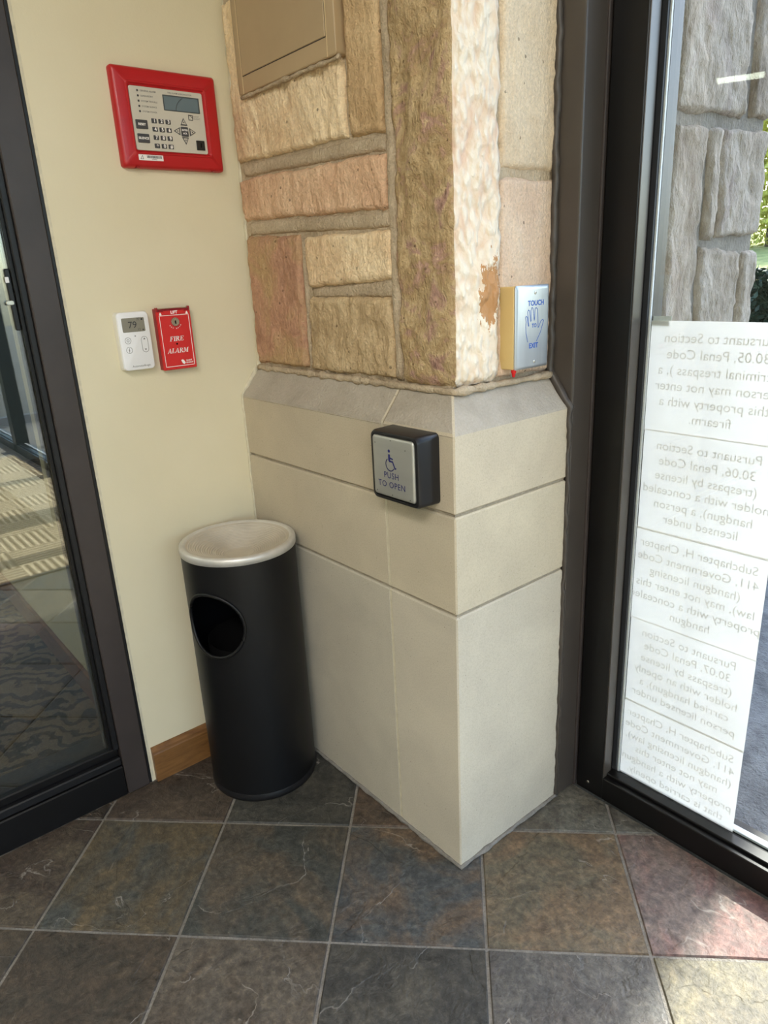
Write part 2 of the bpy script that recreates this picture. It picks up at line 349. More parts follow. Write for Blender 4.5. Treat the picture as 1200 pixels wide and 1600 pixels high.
def rr_poly(u0, u1, v0, v1, r, seg=5):
    r = max(0, min(r, (u1-u0)/2-1e-5, (v1-v0)/2-1e-5)); pts = []
    if r <= 1e-6: return [(u0, v0), (u1, v0), (u1, v1), (u0, v1)]
    for cx, cy, a0 in ((u1-r, v0+r, -90), (u1-r, v1-r, 0), (u0+r, v1-r, 90), (u0+r, v0+r, 180)):
        for i in range(seg+1):
            a = math.radians(a0 + 90*i/seg); pts.append((cx+r*math.cos(a), cy+r*math.sin(a)))
    return pts
def loft(bm, f, loops, cap0=True, cap1=True):
    rings = [[bm.verts.new(f(u, v, n)) for u, v, n in lp] for lp in loops]
    for a, b2 in zip(rings, rings[1:]):
        k = len(a)
        for i in range(k): bm.faces.new((a[i], a[(i+1) % k], b2[(i+1) % k], b2[i]))
    if cap0: bm.faces.new(rings[0][::-1])
    if cap1: bm.faces.new(rings[-1])
    return bm
def rloft(bm, f, u0, u1, v0, v1, layers, seg=5, **kw):
    return loft(bm, f, [[(u, v, n) for u, v in rr_poly(u0+i, u1-i, v0+i, v1-i, max(r, .0002), seg)] for i, n, r in layers], **kw)
def plate(bm, f, u0, u1, v0, v1, n0, n1, r=.001, seg=4):
    return rloft(bm, f, u0, u1, v0, v1, [(0, n0, r), (0, n1, r)], seg)
def poly(bm, f, pts, n0, n1):
    return loft(bm, f, [[(u, v, n0) for u, v in pts], [(u, v, n1) for u, v in pts]])
def disc_pts(cu, cv, r, k=24): return [(cu+r*math.cos(2*math.pi*i/k), cv+r*math.sin(2*math.pi*i/k)) for i in range(k)]
def stroke(bm, f, pts, w, n0, n1, closed=False):
    k = len(pts)
    for i in range(k if closed else k-1):
        a = V(pts[i]); c = V(pts[(i+1) % k]); d = c-a
        if d.length < 1e-7: continue
        d.normalize(); p = V((-d.y, d.x))*w/2; a2 = a-d*w*.3; c2 = c+d*w*.3
        poly(bm, f, [tuple(a2+p), tuple(a2-p), tuple(c2-p), tuple(c2+p)][::-1], n0, n1)
    return bm
def tube(bm, pts, r, k=8, closed=False, cap=True, rfun=None):
    rings = []; n = len(pts); pts = [V(p) for p in pts]
    for i, p in enumerate(pts):
        a = pts[(i-1) % n] if (closed or i > 0) else p; c = pts[(i+1) % n] if (closed or i < n-1) else p
        t = (c-a).normalized(); ref = V((0, 0, 1)) if abs(t.z) < .9 else V((1, 0, 0))
        s = t.cross(ref).normalized(); w = s.cross(t)
        rad = rfun(i, p) if rfun else r
        rings.append([bm.verts.new(p + (s*math.cos(2*math.pi*j/k)+w*math.sin(2*math.pi*j/k))*rad) for j in range(k)])
    for i in range(n if closed else n-1):
        a, c = rings[i], rings[(i+1) % n]
        for j in range(k): bm.faces.new((a[j], a[(j+1) % k], c[(j+1) % k], c[j]))
    if cap and not closed: bm.faces.new(rings[0][::-1]); bm.faces.new(rings[-1])
    return bm
def lathe(bm, prof, cx, cy, k=96, cap=False):
    rings = [[bm.verts.new((cx+r*math.cos(2*math.pi*j/k), cy+r*math.sin(2*math.pi*j/k), z)) for j in range(k)] for r, z in prof]
    for a, c in zip(rings, rings[1:]):
        for j in range(k): bm.faces.new((a[j], a[(j+1) % k], c[(j+1) % k], c[j]))
    if cap: bm.faces.new(rings[0][::-1]); bm.faces.new(rings[-1])
    return bm
# lettering: each entry becomes flat raised print on its own thing
TXT = []
def text(s, f, u, v, n, size, mat, parent, align='CENTER', shear=0, bold=0, sx=1, name='lettering', rot=0, spacing=1):
    cu = bpy.data.curves.new('lettering', 'FONT'); cu.body = s; cu.size = 1; cu.align_x = align; cu.align_y = 'CENTER'
    cu.shear = shear; cu.offset = bold; cu.resolution_u = 3; cu.space_character = spacing
    o = bpy.data.objects.new('lettering_curve', cu); COL.objects.link(o); TXT.append((o, f, u, v, n, size, mat, parent, sx, name, rot))
def flush_text():
    dg = bpy.context.evaluated_depsgraph_get(); groups = {}
    for o, f, u, v, n, size, mat, parent, sx, name, rot in TXT:
        me = bpy.data.meshes.new_from_object(o.evaluated_get(dg))
        key = (parent.name if parent else '', name, mat) if name == 'lock_lettering' else o.name; g = groups.setdefault(key, (parent, name, mat, [], []))
        b0 = len(g[3]); ca, sa = math.cos(rot), math.sin(rot)
        for w in me.vertices:
            x, y = w.co.x*sx*size, w.co.y*size
            g[3].append(f(u + x*ca - y*sa, v + x*sa + y*ca, n))
        for p in me.polygons: g[4].append([b0+i for i in p.vertices])
        bpy.data.meshes.remove(me)
    for o, *_ in TXT:
        cu = o.data; bpy.data.objects.remove(o); bpy.data.curves.remove(cu)
    for parent, name, mat, vs, fs in groups.values():
        me = bpy.data.meshes.new(name); me.from_pydata([tuple(x) for x in vs], [], fs); me.materials.append(M[mat])
        o = bpy.data.objects.new(name, me); COL.objects.link(o); par(o, parent)

fb = lambda p, o=4: noise.fractal(V(p), 1.0, 2.0, o)

# ------------------------------------------------------------------ room shell
ZC = 2.75
def struct(name, o): o.name = name; o['kind'] = 'structure'; return o
floor = struct('floor', B('floor', .10, 6.2, -3.3, 1.145, -.06, -.004, 'grout'))
ceiling = struct('ceiling', B('ceiling', -4.2, 6.3, -6.2, 1.26, ZC, ZC+.1, 'ceil'))
wl = struct('wall_left', B('wall_left', -.02, .1665, .366, .7484, 0, ZC, 'cream'))
wl2 = obj('wall_segment', box(nb(), -.02, .1665, .7484, 1.2, 0, ZC), 'cream', wl)
obj('caulk_line', box(nb(), .1600, .1672, .3605, .3665, 0, ZC), 'caulk', wl)
bb = nb()
loft(bb, F((.1665, 0, 0), (1, 0, 0), (0, 0, 1), (0, 1, 0)), [[(0, 0, y), (.0135, 0, y), (.0135, .080, y), (.012, .084, y), (.011, .090, y), (.007, .095, y), (.004, .098, y), (0, .099, y)] for y in (.371, .745)])
struct('baseboard_left', obj('baseboard_left', bb, 'oak'))
# cream caulk bead where the wall meets the pillar
def wob(pts, amp, sd):
    out = []
    for i in range(len(pts)-1):
        a, c = V(pts[i]), V(pts[i+1]); k = max(2, int((c-a).length/.012))
        for j in range(k):
            p = a.lerp(c, j/k); out.append(p + V((fb(p*40+V((sd, 0, 0)), 2), fb(p*40+V((0, sd, 0)), 2), 0))*amp)
    out.append(V(pts[-1])); return out
cb = nb(); ps = wob([(.168, .747, 0), (.168, .747, .958), (.168, .803, 1.026), (.168, .808, 1.06), (.168, .812, 2.7)], .002, 3.1)
tube(cb, ps, .004, 6, rfun=lambda i, p: .0032 + (.004 if p.z > .97 else 0)*abs(fb(p*18, 2)) + (.0022 if p.z > .97 else 0))
obj('caulk_bead', cb, 'caulk', wl, smooth=True)
# lobby behind the left glass
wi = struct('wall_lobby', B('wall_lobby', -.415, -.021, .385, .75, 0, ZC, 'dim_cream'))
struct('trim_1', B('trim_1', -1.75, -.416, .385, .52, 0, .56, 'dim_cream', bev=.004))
struct('baseboard_lobby', B('baseboard_lobby', -1.75, .09, .370, .3845, -.004, .085, 'dark_oak', bev=.003))
fl = struct('floor_lobby', B('floor_lobby', -4.2, .095, -6.2, 2.0, -.06, -.004, 'carpet'))
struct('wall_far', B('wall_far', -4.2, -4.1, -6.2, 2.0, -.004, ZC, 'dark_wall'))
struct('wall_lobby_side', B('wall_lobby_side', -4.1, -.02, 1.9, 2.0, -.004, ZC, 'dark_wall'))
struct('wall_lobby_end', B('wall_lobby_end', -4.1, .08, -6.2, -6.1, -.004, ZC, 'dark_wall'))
struct('wall_rear', B('wall_rear', .2, 6.2, -3.4, -3.3, -.004, ZC, 'cream'))

# slate tiles -------------------------------------------------------------
T = .3048
TINT = {  # (col,row): main colour, patch colour
 (0, 0): ((74, 60, 50), (88, 76, 60)), (1, 0): ((92, 78, 56), (72, 73, 68)), (2, 0): ((66, 67, 62), (88, 76, 62)),
 (3, 0): ((72, 75, 76), (104, 84, 66)), (4, 0): ((102, 92, 72), (118, 94, 68)), (5, 0): ((116, 98, 90), (120, 82, 76)),
 (0, 1): ((78, 66, 52), (70, 62, 52)), (1, 1): ((80, 66, 52), (66, 58, 48)), (2, 1): ((92, 82, 70), (82, 70, 58)),
 (3, 1): ((62, 60, 56), (74, 70, 62)), (4, 1): ((90, 86, 82), (82, 74, 70)), (5, 1): ((118, 108, 80), (104, 96, 80)),
 (0, -1): ((80, 64, 52), (70, 60, 50)), (1, -1): ((82, 68, 56), (70, 60, 52)), (2, -1): ((70, 68, 62), (60, 60, 56)),
 (3, -1): ((88, 70, 56), (74, 64, 54)), (4, -1): ((104, 102, 92), (84, 78, 68)), (5, -1): ((98, 96, 88), (80, 74, 66))}
rng = random.Random(5)
PAL = [((78, 66, 54), (66, 60, 52)), ((66, 68, 66), (80, 72, 60)), ((96, 88, 72), (84, 74, 60)), ((104, 86, 78), (92, 78, 70))]
def w2(x, y): return ((x-y)*R2, (x+y)*R2)
def clip_half(pts, nx, ny, k):       # keep nx*x+ny*y >= k
    out = []
    for i in range(len(pts)):
        a, c = pts[i], pts[(i+1) % len(pts)]; da = nx*a[0]+ny*a[1]-k; dc = nx*c[0]+ny*c[1]-k
        if da >= 0: out.append(a)
        if (da >= 0) != (dc >= 0):
            t = da/(da-dc); out.append((a[0]+(c[0]-a[0])*t, a[1]+(c[1]-a[1])*t))
    return out
n_t = 0
for c_ in range(-3, 10):
    for r_ in range(-5, 9):
        g_ = .0026
        x0, x1, y0, y1 = c_*T+g_, (c_+1)*T-g_, -(r_+1)*T+g_, -r_*T-g_
        q = [w2(x0, y0), w2(x1, y0), w2(x1, y1), w2(x0, y1)]
        q = clip_half(q, 1, 0, .169); q = clip_half(q, -1, 0, -1.825) if q else q
        q = clip_half(q, 0, -1, -1.144) if q else q; q = clip_half(q, 0, 1, -1.25) if q else q
        if len(q) < 3: continue
        if all(p[0] < .905 and p[1] > .755 for p in q): continue
        cx = sum(p[0] for p in q)/len(q); cy = sum(p[1] for p in q)/len(q)
        area = abs(sum(q[i][0]*q[(i+1) % len(q)][1]-q[(i+1) % len(q)][0]*q[i][1] for i in range(len(q))))/2
        if area < .0006: continue
        bm = nb(); e = .0016
        def ins(p, k): d = V((cx-p[0], cy-p[1])); L = d.length; return (p[0]+d.x/L*k*1.4, p[1]+d.y/L*k*1.4)
        ht = lambda x, y: -.0004 + .0007*fb((x*9, y*9, c_*3.1+r_), 3)
        # densify the outline so the edge reads chipped
        ring = []
        for i in range(len(q)):
            a, c = q[i], q[(i+1) % len(q)]
            for j in range(4):
                x, y = a[0]+(c[0]-a[0])*j/4, a[1]+(c[1]-a[1])*j/4
                ring.append((x, y))
        loops = []
        jit = [.0012*abs(fb((x*60, y*60, 1.7), 2)) for x, y in ring]
        loops.append([(x, y, -.010) for x, y in ring])
        loops.append([(*ins((x, y), jit[i]), -.0035) for i, (x, y) in enumerate(ring)])
        loops.append([(*ins((x, y), e+jit[i]*1.5), min(0, ht(x, y))) for i, (x, y) in enumerate(ring)])
        loft(bm, F((0, 0, 0), (1, 0, 0), (0, 1, 0), (0, 0, 1)), loops, cap0=False)
        o = obj('tile', bm, 'slate', floor, smooth=False); n_t += 1
        a_, p_ = TINT.get((c_, r_), PAL[(c_*7+r_*3) % 4])
        ds = lambda c: tuple((x*.74+sum(c)/3*.26)*1.02 for x in c)
        o['tint'] = lin(ds(a_))[:3]; o['patch'] = lin(ds(p_))[:3]

# ------------------------------------------------------------------ pillar
XR, YP, XW = .9105, .7485, .1668
pillar = struct('pillar', B('pillar', XW, XR-.006, YP+.006, 1.076, 0, .955, 'joint'))
core = obj('mortar_bed', box(nb(), XW, .852, .806, 1.079, .955, ZC), 'mortar', pillar)
# cast limestone blocks: (x0,x1,y0,y1,z0,z1)
def lime_block(x0, x1, y0, y1, z0, z1, tint, sill=False, bev=.0028):
    bm = nb()
    if not sill: box(bm, x0, x1, y0, y1, z0, z1, bev, 1)
    else:
        zb, zt = .957, 1.022; rx = x1 > .9
        dx = .055 if rx else 0
        lo = [bm.verts.new(p) for p in ((x0, y0, z0), (x1, y0, z0), (x1, y1, z0), (x0, y1, z0))]
        mi = [bm.verts.new(p) for p in ((x0, y0, zb), (x1, y0, zb), (x1, y1, zb), (x0, y1, zb))]
        hi = [bm.verts.new(p) for p in ((x0, y0+.054, zt), (x1-dx, y0+.054, zt), (x1-dx, y1, zt), (x0, y1, zt))]
        for a, c in ((lo, mi), (mi, hi)):
            for i in range(4): bm.faces.new((a[i], a[(i+1) % 4], c[(i+1) % 4], c[i]))
        bm.faces.new(lo[::-1]); bm.faces.new(hi)
        bmesh.ops.bevel(bm, geom=bm.edges[:], offset=bev, segments=1, affect='EDGES')
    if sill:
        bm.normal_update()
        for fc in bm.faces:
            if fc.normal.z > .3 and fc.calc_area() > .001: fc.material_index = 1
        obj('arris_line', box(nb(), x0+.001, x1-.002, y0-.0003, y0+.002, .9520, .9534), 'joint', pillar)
    o = obj('limestone_block', bm, None, pillar, mats=['lime', 'lime_grey']); o['tint'] = lin(tint)[:3]; return o
g = .0030
ZJ = [0, .6045, .8065]
XJ = .7155
lime_block(XW, XJ-.0015, YP, .95, 0, ZJ[1]-g, (192, 185, 170))
lime_block(XJ+.0015, XR, YP, 1.0765, 0, ZJ[1]-g, (202, 194, 178))
lime_block(XW, XJ-.0015, YP, .95, ZJ[1]+g, ZJ[2]-g, (198, 187, 166))
lime_block(XJ+.0015, XR, YP, 1.0765, ZJ[1]+g, ZJ[2]-g, (204, 193, 171))
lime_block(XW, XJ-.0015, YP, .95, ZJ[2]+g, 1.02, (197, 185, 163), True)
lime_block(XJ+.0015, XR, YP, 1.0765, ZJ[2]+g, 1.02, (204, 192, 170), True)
for zz_ in (0, ZJ[1]+g, ZJ[2]+g):
    z1_ = {0: ZJ[1]-g}.get(zz_, ZJ[2]-g if zz_ < .7 else .955)
    obj('joint_fill', box(nb(), XJ-.003, XJ+.003, YP+.0004, YP+.01, zz_+.002, z1_-.002), 'caulk', pillar)
# ragged mortar fillet on top of the sill
fb_ = nb(); ps = wob([(XW+.01, .800, 1.022), (.866, .797, 1.021), (.866, 1.075, 1.020)], .003, 8.2)
tube(fb_, ps, .01, 7, rfun=lambda i, p: .005+.008*abs(fb(p*30, 3)))
obj('mortar_fillet', fb_, 'mortar', pillar, smooth=True)
fb_ = nb(); tube(fb_, wob([(XW+.003, .7475, .004), (.912, .7475, .003), (.912, 1.077, .003)], .002, 4.2), .005, 6, rfun=lambda i, p: .004+.005*abs(fb(p*25, 2)))
obj('base_grout', fb_, 'grout', pillar, smooth=True)

def rough_stone(f, poly4, depth, proud, mat, parent, seed, amp=.006, res=.0065, groove=None, edge=.014, wob_=.005):
    """rock-faced stone with a wavering outline on the plane of f: poly4 = (u,v) corners bl, br, tr, tl"""
    bl, br, tr, tl = [V(p) for p in poly4]
    nu = max(6, int((br-bl).length/res)); nv = max(6, int((tl-bl).length/res))
    bm = nb(); grid = []
    W = ((br-bl).length+(tr-tl).length)/2; H = ((tl-bl).length+(tr-br).length)/2
    def P(i, j):
        s, t = i/nu, j/nv
        p = (bl.lerp(br, s)).lerp(tl.lerp(tr, s), t)
        d = min(s*W, (1-s)*W, t*H, (1-t)*H)
        e = max(0, 1-d/edge)
        q = V((p.x*14+seed, p.y*14, seed*.7))
        p = p + V((fb(q+V((9, 0, 0)), 3), fb(q+V((0, 9, 0)), 3)))*wob_*e
        hh = amp*fb((p.x*16+seed, p.y*16, seed), 5)
        if groove: hh += groove*(noise.ridged_multi_fractal(V((p.x*40+p.y*11+seed, p.y*15, seed*2)), 1.0, 2.1, 4, 1.0, 2.0)*.42-.4)
        hh += .0016*noise.noise(V((p.x*120+p.y*30, p.y*60, seed))) + proud*math.sqrt(max(0, 1-e*e))
        return f(p.x, p.y, hh)
    for j in range(nv+1): grid.append([bm.verts.new(P(i, j)) for i in range(nu+1)])
    for j in range(nv):
        for i in range(nu): bm.faces.new((grid[j][i], grid[j][i+1], grid[j+1][i+1], grid[j+1][i]))
    rim = [grid[0][i] for i in range(nu+1)] + [grid[j][nu] for j in range(1, nv+1)] + [grid[nv][i] for i in range(nu-1, -1, -1)] + [grid[j][0] for j in range(nv-1, 0, -1)]
    back = [bm.verts.new(w.co - f.n*depth) for w in rim]
    k = len(rim)
    for i in range(k): bm.faces.new((rim[i], back[i], back[(i+1) % k], rim[(i+1) % k]))
    return obj('stone', bm, mat, parent, smooth=True)
FS = F((0, .806, 0), (1, 0, 0), (0, 0, 1), (0, -1, 0))
S_ = lambda *a, **k: rough_stone(*a, parent=pillar, **k)
ST = [
 ([(.178, 1.484), (.588, 1.474), (.592, 1.80), (.176, 1.80)], 'st_cream', 1.0, .004, .010),
 ([(.176, 1.825), (.50, 1.825), (.50, 2.3), (.176, 2.3)], 'st_cream', 1.7, .005, .006),
 ([(.602, 1.474), (.697, 1.466), (.692, 1.98), (.600, 1.98)], 'st_tan', 2.0, .004, .004),
 ([(.178, 1.362), (.697, 1.340), (.697, 1.434), (.178, 1.452)], 'st_pink', 3.0, .004, .009),
 ([(.178, 1.034), (.399, 1.034), (.402, 1.318), (.178, 1.324)], 'st_rose', 4.0, .005, .003),
 ([(.428, 1.206), (.706, 1.220), (.708, 1.306), (.420, 1.312)], 'st_cream', 5.0, .004, .007),
 ([(.413, 1.032), (.704, 1.032), (.698, 1.186), (.428, 1.190)], 'st_olive', 6.0, .006, .010),
 ([(.52, 2.0), (.69, 2.0), (.69, 2.4), (.52, 2.4)], 'st_pink', 6.6, .005, .005)]
for p4, mt, sd_, am, gr in ST: S_(FS, p4, .012, .011, mt, seed=sd_, amp=am, groove=gr, edge=.009)
FRS = F((.850, 0, 0), (0, 1, 0), (0, 0, 1), (1, 0, 0))
S_(FRS, [(.928, 1.393), (1.084, 1.396), (1.084, 2.0), (.930, 2.0)], .012, .009, 'st_ivory', seed=11.0, amp=.003, groove=.001, edge=.01)
S_(FRS, [(.922, 1.030), (1.085, 1.028), (1.084, 1.384), (.926, 1.381)], .012, .009, 'st_blush', seed=12.0, amp=.003, groove=.001, edge=.01)
# tall corner quoin, lofted round the arris
def quoin():
    bm = nb(); path = []
    xl, xr, yf, yb = .722, .870, .793, .916
    def add(x, y, nx, ny, m): path.append((x, y, nx, ny, m))
    add(xl+.004, .815, -1, 0, 0); add(xl, .803, -.8, -.6, 0); add(xl+.006, .796, -.3, -.95, 0)
    for i in range(1, 21): add(xl+.006+(xr-.006-xl-.006)*i/21, yf, 0, -1, 0)
    add(xr-.005, yf+.001, .35, -.94, 0); add(xr-.001, yf+.006, .85, -.5, 1)
    for i in range(1, 21): add(xr, yf+.008+(yb-.01-yf-.008)*i/21, 1, 0, 1)
    add(xr-.004, yb-.004, .8, .6, 1); add(xr-.016, yb, .3, .95, 1)
    nz = 180; z0, z1 = 1.028, 2.3; rows = []
    for j in range(nz+1):
        z = z0+(z1-z0)*j/nz; row = []
        e = max(0, 1-min(z-z0, z1-z)/.02)
        for (x, y, nx, ny, m) in path:
            q = (x*13+3, y*13, z*13)
            h = .008*fb(q, 5) + .0028*fb((x*55, y*55, z*38), 3) + .004*noise.ridged_multi_fractal(V((x*18, y*18, z*9)), 1, 2, 3, 1, 2)*(.5 if m else .3) - .010*e*e
            if m: h += .0025*noise.noise(V((x*90, y*120, z*75)))
            else:
                s = 1-min(1, abs(x-.738-.012*math.sin(z*9))/.03); t = 1-min(1, abs(z-1.47)/.13); h -= .016*max(0, s)*max(0, t)**.5  # spalled hollow
            row.append(bm.verts.new((x+nx*h, y+ny*h, z)))
        rows.append(row)
    for j in range(nz):
        for i in range(len(path)-1):
            fc = bm.faces.new((rows[j][i], rows[j][i+1], rows[j+1][i+1], rows[j+1][i])); fc.material_index = 1 if path[i][4] else 0
    return obj('stone', bm, None, pillar, smooth=True, mats=['st_quoin', 'st_white'], label='tall corner stone, olive brown in front and white crystalline on its right side')
quoin()
# raked mortar strips standing proud of the bed
def strip(p4, sd_, pr=.007):
    o = rough_stone(FS, p4, .008, pr, 'mortar', pillar, sd_, amp=.003, res=.012, edge=.008, wob_=.003); o.name = 'mortar_joint'
strip([(.190, 1.455), (.700, 1.437), (.700, 1.464), (.190, 1.483)], 20)
strip([(.190, 1.328), (.705, 1.310), (.700, 1.338), (.190, 1.360)], 21)
strip([(.430, 1.188), (.705, 1.186), (.706, 1.218), (.428, 1.206)], 22, .005)
strip([(.402, 1.03), (.414, 1.03), (.420, 1.31), (.404, 1.31)], 23, .006)
strip([(.702, 1.03), (.722, 1.03), (.722, 2.3), (.698, 2.3)], 24, .009)

# jamb of the outer doorway
jamb = struct('trim_2', B('trim_2', .80, .916, 1.0795, 1.25, 0, ZC, 'bronze_jamb', bev=.004))
obj('jamb_bead', box(nb(), .912, .921, 1.140, 1.1495, 0, ZC, .002), 'bronze', jamb)
cb = nb(); ps = wob([(.9115, 1.0775, 0), (.9125, 1.0775, .957), (.862, 1.0775, 1.024), (.861, 1.0775, 1.06), (.8625, 1.0775, 2.7)], .0035, 9.7)
tube(cb, ps, .006, 7, rfun=lambda i, p: (.0045 if p.z < .95 else .0075)+.004*abs(fb(p*22, 2)))
obj('caulk_bead', cb, 'black_caulk', jamb, smooth=True)

# ------------------------------------------------------------------ right storefront (outer wall of the vestibule)
GY = 1.197
ob = thing('window_2', '', '', (0.95, 1.2, 0)); del ob['category']; del ob['label']; ob['kind'] = 'structure'
def stile(x0, x1, top=2.55, mat='black_frame'):
    o = obj('stile', box(nb(), x0, x1, 1.1475, 1.247, 0, top, .0015, 1), mat, ob); return o
stile(.9225, .993)
obj('glazing_stop', box(nb(), .993, .9955, 1.1490, 1.180, .06, 2.5, .001, 1), 'bronze_jamb', ob)
obj('gasket', box(nb(), .993, 1.0035, 1.187, 1.194, .06, 2.5), 'rubber', ob)
obj('seal_strip', box(nb(), .993, 1.0065, 1.1945, 1.1995, .06, 2.5), 'gasket', ob, label='pale seal strip along the glass edge')
obj('glazing_stop', box(nb(), .993, 1.007, 1.2000, 1.235, .06, 2.5, .001, 1), 'bronze', ob)
XS = [(1.985, 2.10), (2.56, 2.86), (3.62, 3.74), (4.72, 4.84), (6.0, 6.1)]
for a_, c_ in XS: stile(a_, c_)
obj('bottom_rail', box(nb(), .993, 6.0, 1.1475, 1.247, 0, .060, .0015, 1), 'black_frame', ob)
obj('rail_cap', box(nb(), .993, 6.0, 1.162, 1.190, .060, .068, .0015, 1), 'black_frame', ob)
obj('sill_channel', box(nb(), .993, 6.0, 1.205, 1.222, .060, .066, .001, 1), 'gasket', ob, label='pale metal channel outside the glass')
obj('head_rail', box(nb(), .92, 6.1, 1.1475, 1.247, 2.5, ZC, .0015, 1), 'black_frame', ob)
xs = [1.0] + [x for a_, c_ in XS for x in (a_, c_)]
for i in range(0, len(xs)-1, 2): obj('pane', box(nb(), xs[i]-.003, xs[i+1]+.003, GY-.0025, GY+.0025, .06, 2.51), 'glass', ob)
obj('screw', loft(nb(), F((.955, 1.1475, .028), (1, 0, 0), (0, 0, 1), (0, -1, 0)), [[(u, v, n) for u, v in disc_pts(0, 0, r, 12)] for r, n in ((.0035, 0), (.0033, .001), (.002, .0016))]), 'chrome', ob)
# end storefront (+X) closing the vestibule
oe = thing('window_3', '', '', (6.15, -1, 0)); del oe['category']; del oe['label']; oe['kind'] = 'structure'
for y in (-3.3, -2.0, -.7, .5, 1.1): obj('stile', box(nb(), 6.1, 6.2, y, y+.06, 0, ZC), 'black_frame', oe)
obj('bottom_rail', box(nb(), 6.1, 6.2, -3.3, 1.16, 0, .08), 'black_frame', oe)
obj('pane', box(nb(), 6.145, 6.15, -3.3, 1.16, .08, ZC), 'glass', oe)

# ------------------------------------------------------------------ left storefront (inner wall, reflective glass)
GX = .138
ol = thing('window_1', '', '', (.14, 0, 0)); del ol['category']; del ol['label']; ol['kind'] = 'structure'
obj('stile', box(nb(), .06, .1715, .297, .353, 0, ZC, .002, 1), 'bronze', ol)
obj('stile_edge', box(nb(), .06, .1685, .353, .3600, 0, ZC, .001, 1), 'bronze_dark', ol)
obj('glazing_stop', box(nb(), .144, .162, .284, .297, .13, ZC, .002, 1), 'bronze_dark', ol)
obj('glazing_stop', box(nb(), .142, .151, .2765, .284, .13, ZC, .001, 1), 'black_frame', ol)
obj('glazing_stop', box(nb(), .118, .135, .272, .297, .13, ZC, .001, 1), 'bronze_jamb', ol)
obj('bottom_rail', box(nb(), .06, .1715, -4.5, .2965, 0, .086, .003, 1), 'black_frame', ol)
obj('rail_step', box(nb(), .06, .1650, -4.5, .2965, .086, .108, .003, 1), 'bronze_dark', ol)
obj('rail_cap', box(nb(), .06, .152, -4.5, .2965, .108, .131, .003, 1), 'black_frame', ol)
for y in (-1.9, -3.3, -4.56): obj('stile', box(nb(), .06, .1715, y, y+.06, 0, ZC, .002, 1), 'bronze', ol)
obj('pane', box(nb(), GX-.003, GX+.003, -4.5, .290, .12, ZC-.02), 'glass_tint', ol)
lk = thing('reflected_latch', 'dark metal thumb latch set on the left glass in place of a reflected one', 'latch', (.142, .27, 1.22))  # stands in for hardware mirrored in the glass
lf = F((.1415, 0, 0), (0, 1, 0), (0, 0, 1), (1, 0, 0))
obj('latch_plate', rloft(nb(), lf, .2655, .2755, 1.155, 1.275, [(0, 0, .004), (0, .003, .004), (.0015, .0045, .003)]), 'bronze_dark', lk)
obj('latch_lever', rloft(nb(), lf, .2565, .272, 1.205, 1.2145, [(0, .003, .004), (0, .008, .004), (.001, .009, .003)]), 'chrome', lk)
obj('latch_tag', plate(nb(), lf, .264, .271, 1.248, 1.259, .0045, .0055), 'sticker', lk, label='small white tag')

# ------------------------------------------------------------------ trash can
BX, BY, BR = .3188, .6115, .1345
can = thing('trash_can', 'black cylindrical trash can with round side opening and silver ashtray top', 'trash can', (BX, BY, 0))
def can_body():
    bm = nb(); th0, zc, hr = math.radians(-63), .483, .080
    N = 96; st = 2*math.pi/N; half = 12; dth = half*st; dz = .105; ks = 24
    rows = [.018, .10, .2, .3, zc-dz] + [zc-dz+2*dz*i/ks for i in range(1, ks+1)] + [.61, .634]
    pt = lambda t, z: V((BX+BR*math.cos(t), BY+BR*math.sin(t), z))
    vs = {}
    def gv(t, z):
        k = (round((t-th0)/st*1000) % (N*1000), round(z*1e5))
        if k not in vs: vs[k] = bm.verts.new(pt(t, z))
        return vs[k]
    for za, zb in zip(rows, rows[1:]):
        for i in range(N):
            ta = th0 - dth + st*i; inside = i < 2*half and za > zc-dz-1e-6 and zb < zc+dz+1e-6
            if inside: continue
            bm.faces.new((gv(ta, za), gv(ta+st, za), gv(ta+st, zb), gv(ta, zb)))
    bd = [(-dth+st*i, -dz) for i in range(2*half)] + [(dth, -dz+2*dz*i/ks) for i in range(ks)] + [(dth-st*i, dz) for i in range(2*half)] + [(-dth, dz-2*dz*i/ks) for i in range(ks)]
    prev = [gv(th0+a, zc+b_) for a, b_ in bd]
    hole = []
    for a, b_ in bd:
        ang = math.atan2(b_/dz, a/dth); ca, sa = math.cos(ang), math.sin(ang)
        hole.append((hr/BR*ca*.98, hr*sa*1.0))
    for k in (1, 2, 3, 4):
        cur = [bm.verts.new(pt(th0+a+(h[0]-a)*k/4, zc+b_+(h[1]-b_)*k/4)) for (a, b_), h in zip(bd, hole)]
        for i in range(len(bd)): bm.faces.new((prev[i], prev[(i+1) % len(bd)], cur[(i+1) % len(bd)], cur[i]))
        prev = cur
    obj('body', bm, 'black_paint', can, smooth=True)
    rim = nb(); tube(rim, [V((BX+(BR+.0005)*math.cos(th0+h[0]), BY+(BR+.0005)*math.sin(th0+h[0]), zc+h[1])) for h in hole], .0042, 8, closed=True)
    obj('opening_rim', rim, 'black_paint', can, smooth=True)
can_body()
obj('inner_liner', lathe(nb(), [(.10, .03), (.10, .40), (.098, .40), (.098, .035)], BX, BY, 48), 'black_deep', can, smooth=True)
obj('base_ring', lathe(nb(), [(BR-.004, 0), (BR+.0015, .001), (BR+.002, .009), (BR+.001, .016), (BR-.0005, .021)], BX, BY, 96), 'abs_black', can, smooth=True)
pr = [(BR+.0003, .6335), (BR+.0022, .634), (BR+.0026, .645), (BR+.0016, .6495), (BR-.003, .652), (BR-.009, .6515), (BR-.0125, .648)]
obj('tray_rim', lathe(nb(), pr, BX, BY, 96), 'rim_alu', can, smooth=True, label='bright rolled aluminium rim')
pr = []
